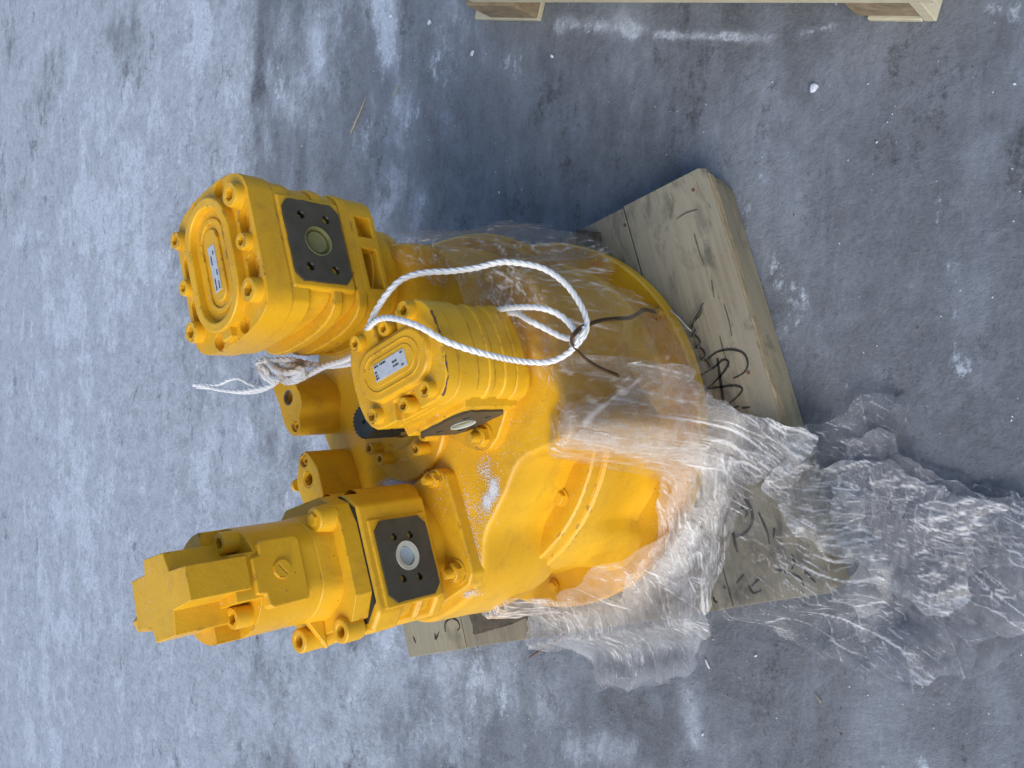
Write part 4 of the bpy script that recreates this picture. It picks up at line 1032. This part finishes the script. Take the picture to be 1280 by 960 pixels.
# ------------------------------------------------------------------ second pallet, cut by the frame
p2 = tag(empty('wooden_pallet', at(880, 0, 0)), 'cream painted pallet cut off by the upper edge of the photograph', 'pallet')
CREAM = wood('cream_painted_wood', (.56, .53, .40), (.46, .43, .31), R(90), .16)
BROWNW = wood('brown_block_wood', (.34, .27, .17), (.19, .15, .10), R(90), .45)
q0 = at(585, -1, .108); q1 = at(1168, -2, .108)                      # near upper edge of the deck
qd = Vector((q0.x - q1.x, q0.y - q1.y)); QL = qd.length; qd.normalize(); qn = Vector((qd.y, -qd.x))
if qn.x < 0: qn = -qn
def Q(a, b, z): return Vector((q1.x + qd.x * a + qn.x * b, q1.y + qd.y * a + qn.y * b, z))
def qa(x, y, z): p = at(x, y, z); v = Vector((p.x - q1.x, p.y - q1.y)); return v.dot(qd), v.dot(qn)
def w2(name, lo, hi, mat, bev=.002):
    bm = bmesh.new(); box(bm, lo, hi, Q); build(name, bm, mat, p2, bev)
w2('edge_board', (.002, -.001, .091), (QL, .09, .108), CREAM)
for k in range(1, 5): w2('deck_board', (.002, .0 + k * .105, .091), (QL, k * .105 + .090, .108), CREAM)
a0, b0 = qa(1162, 28, 0); a1, b1 = qa(1086, 28, 0)
w2('corner_block', (a0 + .010, b0 + .004, .012), (qa(1056, 8, .06)[0], b0 + .11, .0905), BROWNW, .003)
w2('end_board', (a0 - .010, b0 + .001, .0), (a0 + .008, b0 + .6, .0905), CREAM)
w2('bottom_board', (a0 + .009, b0, .0), (a1, b0 + .12, .0115), CREAM)
a0, b0 = qa(676, 27, 0); a1, b1 = qa(608, 10, .03)
w2('corner_block', (a0, b0 + .002, .012), (a1, b0 + .11, .0905), BROWNW, .003)
w2('bottom_board', (a0 - .002, b0, 0), (a1 + .05, b0 + .12, .0115), CREAM)

# ------------------------------------------------------------------ small things lying on the concrete
def lump(name, x, y, s, mat, label, cat, seed, flat=.5, group=None):
    random.seed(seed); bm = bmesh.new(); bmesh.ops.create_icosphere(bm, subdivisions=2, radius=1)
    for _ in range(7):
        nrm = Vector((random.gauss(0, 1), random.gauss(0, 1), random.gauss(0, 1))).normalized(); off = random.uniform(.5, .8)
        for v in bm.verts:
            dd = v.co.dot(nrm) - off
            if dd > 0: v.co -= nrm * dd
    p = at(x, y, 0)
    mw = Matrix.Translation(p) @ Matrix.Rotation(random.uniform(0, 3), 4, 'Z') @ Matrix.Diagonal((s[0], s[1], s[0] * flat, 1))
    bmesh.ops.transform(bm, matrix=mw, verts=bm.verts)
    zmin = min(v.co.z for v in bm.verts)
    bmesh.ops.translate(bm, verts=bm.verts, vec=(0, 0, -zmin - .002))
    me = mesh_from(bm, name, mat, False); o = link(name, me); tag(o, label, cat, group); return o
lump('ice_chunk', 1017, 110, (.0095, .0085), ICE, 'pale angular lump of ice lying alone right of centre below the cream pallet', 'ice', 2)
lump('ice_chip', 591, 67, (.0075, .005), ICE, 'small pale ice chip on the concrete beside the left foot of the cream pallet', 'ice', 3)
lump('ice_chip', 537, 28, (.0075, .006), ICE, 'tiny ice chip at the upper edge, left of the cream pallet', 'ice', 5)
lump('ice_chip', 690, 70, (.006, .004), ICE, 'tiny ice chip on the concrete under the cream pallet edge', 'ice', 6)
lump('ice_chip', 488, 20, (.006, .005), ICE, 'tiny ice chip beside the long frost streak at the upper edge', 'ice', 8)
random.seed(21)
def stick(name, pts, r, mat, label, cat):
    path = catmull([at(*p) for p in pts], 5); n_ = len(path); bm = bmesh.new()
    tube(bm, path, lambda i: r * (1 - .5 * abs(2 * i / n_ - 1) ** 3), 6); tag(build(name, bm, mat), label, cat)
stick('straw', [(457, 122, .001), (450, 140, .0025), (442, 158, .002), (438, 167, .001)], .0019, STRAW, 'dry straw stalk lying on the concrete above the tall pump', 'straw')
stick('straw', [(502, 104, .001), (496, 112, .002), (491, 120, .001)], .0012, STRAW, 'shorter thin straw bit right of the long stalk', 'straw')
stick('straw', [(882, 824, .001), (884, 830, .0015), (887, 836, .001)], .0017, SNOW, 'short white splinter on the concrete below the pallet', 'splinter')
stick('straw', [(1018, 868, .001), (1023, 873, .0015), (1026, 879, .001)], .0010, STRAW, 'thin pale straw bit near the lower right of the pallet tail', 'straw')
stick('reddish_stick', [(661, 822, .004), (675, 813, .010), (692, 803, .014), (706, 792, .016)], .0022, TWIG, 'thin reddish brown stick poking from under the bunched film', 'stick')
stick('dark_splinter', [(657, 772, .0855), (668, 777, .086), (682, 782, .0855)], .0018, INK, 'short dark splinter on the pallet end under the bunched film', 'splinter')
# crumbs of frost and grit scattered over the concrete
random.seed(5); it = []
for k in range(1400):
    s_ = random.uniform(.0004, .0013) * (1 + .8 * (random.random() > .95))
    it.append((random.uniform(-1.3, 1.5), random.uniform(.1, 3.2), .0002, s_ * 1.6, s_, s_ * .7))
tag(build('frost_crumbs', crumbs(it), SNOW), 'tiny white crumbs of frost scattered over the concrete', 'frost', kind='stuff')
it = []
for k in range(400):
    s_ = random.uniform(.0005, .0016); it.append((random.uniform(-1.3, 1.5), random.uniform(.1, 3.2), .0002, s_ * 1.8, s_, s_ * .7))
tag(build('grit', crumbs(it), RUBBER), 'dark grit scattered over the concrete', 'grit', kind='stuff')
